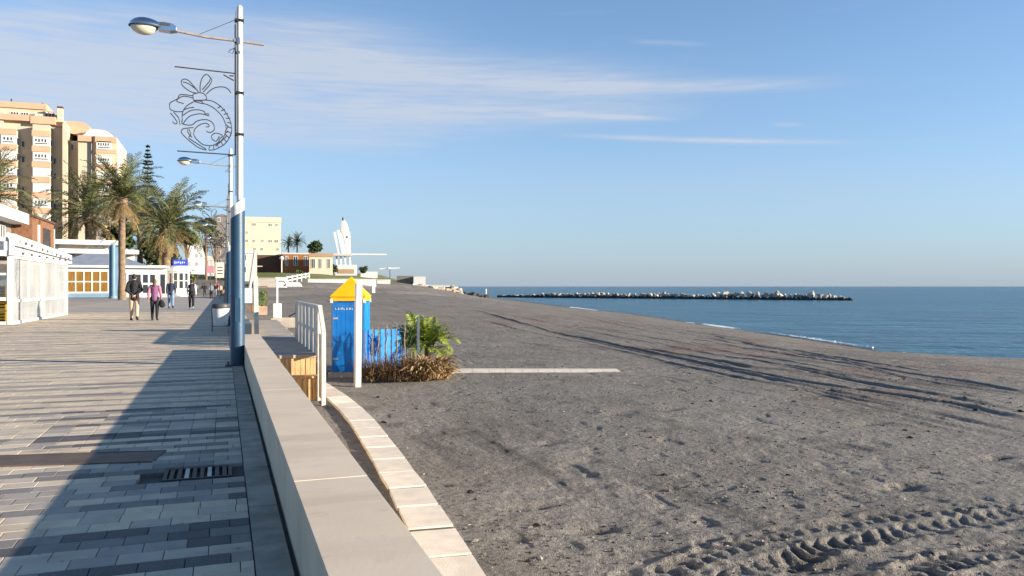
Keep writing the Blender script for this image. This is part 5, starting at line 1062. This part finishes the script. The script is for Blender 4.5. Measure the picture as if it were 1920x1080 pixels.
p = A0.lerp(A1, .165); obj("rock", RK[2], bw_, (p.x, p.y, 1.75), (.4, .3, 1), (1.4, 1, .9))
core = MB(); d_ = (A1 - A0); core.bar((A0.x, A0.y, -.3), (A1.x, A1.y, -.3), 2.2, 1.6); core.build("core", M['darkrock'], bw_)
rv_ = thing("rock_revetment", "tumbled tan boulders along the foot of the headland", "rocks", (0, 0, 0))
for i in range(150):
    t = random.random(); u = random.random(); px = 752 + t * 112; yt = 538 + 5 * t; yb = 551 + 4 * t; py = yt + (yb - yt) * u; d_ = 212 - 14 * u
    p = P(px, py, d_); s_ = random.uniform(.5, 1.5); obj("rock", random.choice(RT if random.random() < .8 else RK), rv_, p, (random.uniform(0, 6), random.uniform(0, 6), random.uniform(0, 6)), (s_, s_ * random.uniform(.7, 1.1), s_ * random.uniform(.5, .8)))
re_ = thing("dark_reef", "dark low reef rocks between headland tip and breakwater", "rocks", (0, 0, SEA))
for i in range(70):
    t = random.random(); px = 850 + t * 58; p = P(px, 552, 262 + 10 * t); obj("rock", random.choice(RD), re_, (p.x, p.y + random.gauss(0, 3), random.uniform(0, 1.5) * (1 - t) + .1), (random.uniform(0, 6), random.uniform(0, 6), random.uniform(0, 6)), random.uniform(.6, 1.4))

# ================================================================== PEOPLE
def cap(b, a, c_, r0, r1, n=10):
    a, c_ = Vector(a), Vector(c_); d = c_ - a
    pts = []; rad = []; dn = d.normalized() if d.length > 1e-6 else Vector((0, 0, 1))
    for s_ in (1, .8, .45): pts.append(a - dn * r0 * s_ * .98); rad.append(r0 * math.sqrt(max(0.02, 1 - s_ * s_)))
    pts += [a, c_]; rad += [r0, r1]
    for s_ in (.45, .8, 1): pts.append(c_ + dn * r1 * s_ * .98); rad.append(r1 * math.sqrt(max(0.02, 1 - s_ * s_)))
    b.tube(pts, rad, n)
def ell(b, c_, rx_, ry_, rz_, n=14):
    vs = []; fs = []
    for i in range(9):
        t = -math.pi / 2 + math.pi * (i + .15) / 8.3
        for j in range(n): p = 2 * math.pi * j / n; vs.append((c_[0] + rx_ * math.cos(t) * math.cos(p), c_[1] + ry_ * math.cos(t) * math.sin(p), c_[2] + rz_ * math.sin(t)))
    for i in range(8):
        for j in range(n): fs.append((i * n + j, i * n + (j + 1) % n, (i + 1) * n + (j + 1) % n, (i + 1) * n + j))
    fs += [tuple(reversed(range(n))), tuple(8 * n + j for j in range(n))]; b.add(vs, fs)
WORK = bpy.data.scenes.new("work"); WORK.view_layers[0].update()
def fuse(b, name, m, parent, vox, it=3):
    me = b.mesh(name + "_raw", None); bm = bmesh.new(); bm.from_mesh(me); bmesh.ops.recalc_face_normals(bm, faces=bm.faces); bm.to_mesh(me); bm.free()
    t_ = bpy.data.objects.new("tmp", me); WORK.collection.objects.link(t_); md = t_.modifiers.new("r", 'REMESH'); md.mode = 'VOXEL'; md.voxel_size = vox; sm_ = t_.modifiers.new("s", 'SMOOTH'); sm_.iterations = it
    dg = WORK.view_layers[0].depsgraph; dg.update(); nm = bpy.data.meshes.new_from_object(t_.evaluated_get(dg)); bpy.data.objects.remove(t_); nm.name = name; nm.materials.clear(); nm.materials.append(m)
    nm.polygons.foreach_set("use_smooth", [True] * len(nm.polygons)); return obj(name, nm, parent)
def person(label, loc, rz, H, top, legs, shoes, hair, arms='swing', stride=.2, bag=None, coat=0.0, sleeve=None, vox=.014, group="people walking on the promenade", hairlong=False, cap_=False, mirror=1):
    p = thing("person", label, "person", loc, rz, group); S = H / 1.75
    def q(x, y, z): return (x * S * mirror, y * S, z * S)
    hipz, s_ = .92, stride
    L = {}
    for sd_, f in ((-1, 1), (1, -1)):
        fy = f * s_; L[sd_] = dict(hip=(sd_ * .09, 0, hipz), knee=(sd_ * .10, fy * .45 + (.05 if f < 0 else .04), .50), ank=(sd_ * .10, fy - (.0 if f > 0 else .06), .10 + (.05 if f < 0 else 0)))
        a_ = L[sd_]['ank']; L[sd_]['toe'] = (a_[0] + sd_ * .02, a_[1] + .15, .035 + (0 if f > 0 else .0)); L[sd_]['heel'] = (a_[0], a_[1] - .04, .045 + (.05 if f < 0 else 0))
    A = {}
    for sd_ in (-1, 1):
        if arms == 'behind': A[sd_] = dict(sh=(sd_ * .185, 0, 1.43), el=(sd_ * .26, -.12, 1.14), wr=(sd_ * .05, -.20, .96))
        elif arms == 'pocket': A[sd_] = dict(sh=(sd_ * .185, 0, 1.43), el=(sd_ * .27, -.10, 1.16), wr=(sd_ * .19, .08, .98))
        else: A[sd_] = dict(sh=(sd_ * .185, 0, 1.43), el=(sd_ * .235, -.05 + sd_ * stride * .25, 1.13), wr=(sd_ * .235, .06 + sd_ * stride * .5, .90))
    b = MB()
    cap(b, q(0, 0, .98), q(0, .01, 1.2), .125 * S, .12 * S); cap(b, q(0, .01, 1.2), q(0, 0, 1.38), .125 * S, .13 * S); cap(b, q(-.13, 0, 1.41), q(.13, 0, 1.41), .07 * S, .07 * S); cap(b, q(0, 0, 1.42), q(0, .02, 1.56), .058 * S, .055 * S)
    ell(b, q(0, .03, 1.635), .078 * S, .098 * S, .118 * S); cap(b, q(0, .122, 1.635), q(0, .142, 1.60), .012 * S, .017 * S, 6)
    for sd_ in (-1, 1): ell(b, q(sd_ * .08, .02, 1.63), .014 * S, .024 * S, .034 * S, 8); ell(b, q(sd_ * .032, .118, 1.65), .014 * S, .012 * S, .009 * S, 8)
    cap(b, q(-.02, .122, 1.575), q(.02, .122, 1.575), .011 * S, .011 * S, 6)
    for sd_ in (-1, 1):
        l_ = L[sd_]; cap(b, q(*l_['hip']), q(*l_['knee']), .085 * S, .056 * S); cap(b, q(*l_['knee']), q(*l_['ank']), .055 * S, .036 * S); cap(b, q(*l_['heel']), q(*l_['toe']), .035 * S, .032 * S)
        a_ = A[sd_]; cap(b, q(*a_['sh']), q(*a_['el']), .05 * S, .04 * S); cap(b, q(*a_['el']), q(*a_['wr']), .039 * S, .027 * S)
        d = (Vector(a_['wr']) - Vector(a_['el'])).normalized(); w0 = Vector(a_['wr']); pc_ = w0 + d * .06; cap(b, q(*(w0 + d * .02)), q(*pc_), .026 * S, .034 * S)
        side = d.cross(Vector((1, 0, 0))).normalized()
        for fi, (o_, ln2) in enumerate(((-.030, .055), (-.011, .065), (.009, .062), (.028, .048))):
            f0 = pc_ + side * o_ + d * .02; f1 = f0 + d * ln2 * .55; f2 = f1 + (d * .8 - Vector((sd_ * .5, 0, 0))).normalized() * ln2 * .5; cap(b, q(*f0), q(*f1), .0095 * S, .0092 * S, 6); cap(b, q(*f1), q(*f2), .009 * S, .008 * S, 6)
        t0 = w0 + d * .03 + side * .03; cap(b, q(*t0), q(*(t0 + side * .022 + d * .035)), .011 * S, .009 * S, 6)
    fuse(b, "body", M['skin'], p, vox * S, 2)
    b = MB(); cap(b, q(0, 0, 1.0 - coat), q(0, .01, 1.2), .155 * S, .15 * S); cap(b, q(0, .01, 1.2), q(0, 0, 1.37), .15 * S, .155 * S); cap(b, q(-.14, -.01, 1.41), q(.14, -.01, 1.41), .088 * S, .088 * S); cap(b, q(0, 0, 1.44), q(0, .012, 1.50), .078 * S, .07 * S)
    b2 = MB() if sleeve else b
    for sd_ in (-1, 1):
        a_ = A[sd_]; wr = Vector(a_['el']).lerp(Vector(a_['wr']), .92); cap(b2, q(*a_['sh']), q(*a_['el']), .07 * S, .058 * S); cap(b2, q(*a_['el']), q(*wr), .057 * S, .042 * S)
    fuse(b, "jacket", M[top], p, vox * 1.2 * S)
    if sleeve: fuse(b2, "sleeves", M[sleeve], p, vox * 1.2 * S)
    b = MB(); cap(b, q(-.05, 0, .95), q(.05, 0, .95), .135 * S, .135 * S)
    for sd_ in (-1, 1): l_ = L[sd_]; cap(b, q(*l_['hip']), q(*l_['knee']), .10 * S, .076 * S); cap(b, q(*l_['knee']), q(*Vector(l_['knee']).lerp(Vector(l_['ank']), .93)), .075 * S, .058 * S)
    fuse(b, "trousers", M[legs], p, vox * 1.2 * S)
    for sd_ in (-1, 1):
        l_ = L[sd_]; b = MB(); cap(b, q(*l_['heel']), q(*l_['toe']), .047 * S, .042 * S); cap(b, q(*l_['ank']), q(l_['ank'][0], l_['ank'][1], l_['ank'][2] - .03), .044 * S, .046 * S); fuse(b, "shoe", M[shoes], p, vox * S)
    b = MB(); ell(b, q(0, .012, 1.66), .09 * S, .108 * S, .112 * S)
    if hairlong: cap(b, q(0, -.05, 1.62), q(0, -.07, 1.46), .085 * S, .08 * S)
    hb = fuse(b, "cap" if cap_ else "hair", M[hair], p, vox * S)
    if bag == 'pack': 
        b = MB(); cap(b, q(0, -.17, 1.12), q(0, -.18, 1.32), .12 * S, .11 * S); cap(b, q(-.09, -.16, 1.1), q(.09, -.16, 1.1), .10 * S, .10 * S); fuse(b, "backpack", M['blacks'], p, vox * 1.2 * S)
    if bag == 'hand':
        b = MB(); cap(b, q(.27, .0, .78), q(.30, -.04, .66), .10 * S, .13 * S); b.tube([q(.24, .06, .9), q(.27, 0, .85)], .02 * S, 5); fuse(b, "shoulder_bag", M['blacks'], p, vox * 1.2 * S)
    return p
def onprom(px, py): v = G(px, py, 0); v.z = 0.0; return v
person("person in black jacket and beige trousers, hands clasped behind the back", onprom(251.6, 600.6), .05, 1.83, 'blacks', 'beige', 'blacks', 'hair', 'behind', .10, coat=.12, cap_=True)
person("person in mauve jacket and black trousers carrying a dark bag", onprom(290, 600.6), 0, 1.63, 'purple', 'blacks', 'blacks', 'hair2', 'swing', .16, 'hand', .06, hairlong=True, sleeve='pinkc')
person("person in navy jacket and blue jeans walking away", onprom(320.5, 578), .05, 1.80, 'navy', 'jean', 'blacks', 'hair2', 'swing', .18, coat=.08)
person("person with dark backpack, white sleeves and white shoes", onprom(359, 580), -.05, 1.72, 'blacks', 'blacks', 'whitec', 'hair', 'swing', .12, 'pack', sleeve='whitec')
FAR = [(399, 553, 'navy', 'blacks', 'hair', "person in navy beside the pinkish banner"), (407, 552, 'blacks', 'jean', 'hair2', "person in black and jeans under the notice board"), (380, 554, 'blacks', 'blacks', 'hair', "person all in black left of centre in the crowd"), (413, 557.5, 'beige', 'blacks', 'hair', "person in beige coat close to the far wall"), (368, 554.5, 'greyc', 'navy', 'hair', "person in grey with navy trousers near the white awning"), (341, 555.5, 'blacks', 'greyc', 'hair', "person in black jacket and grey trousers near the rounded bar"), (396, 561, 'greyc', 'blacks', 'hair2', "person in grey blue top and black trousers walking toward the crowd"),
       (384, 556, 'blacks', 'navy', 'hair', "person in dark clothes left of the grey blue walker"), (371, 553, 'navy', 'blacks', 'hair2', "person in navy by the green bush"), (377, 552, 'greyc', 'blacks', 'hair', "person in pale grey top among the far crowd"),
       (404, 555, 'blacks', 'greyc', 'hair', "person in black bending by the far wall"), (410, 556, 'redc', 'blacks', 'hair2', "person in dark red top by the notice board"), (416, 553.5, 'whitec', 'navy', 'hair', "person in white top at the far wall"),
       (365, 552.5, 'blacks', 'jean', 'hair2', "person in black and jeans at the far left of the crowd"), (389, 551.5, 'pinkc', 'blacks', 'hair', "person in dusty pink deep in the crowd"), (421, 556, 'blacks', 'beige', 'hair2', "person in black and beige just left of the lamp pole")]
for i, (px, py, a, c_, h, lab) in enumerate(FAR):
    person(lab, onprom(px, py), random.choice((0, 0, math.pi, .3)), random.uniform(1.62, 1.82), a, c_, 'blacks', h, random.choice(('swing', 'pocket')), random.uniform(.08, .2), vox=.03)
bpy.data.scenes.remove(WORK)
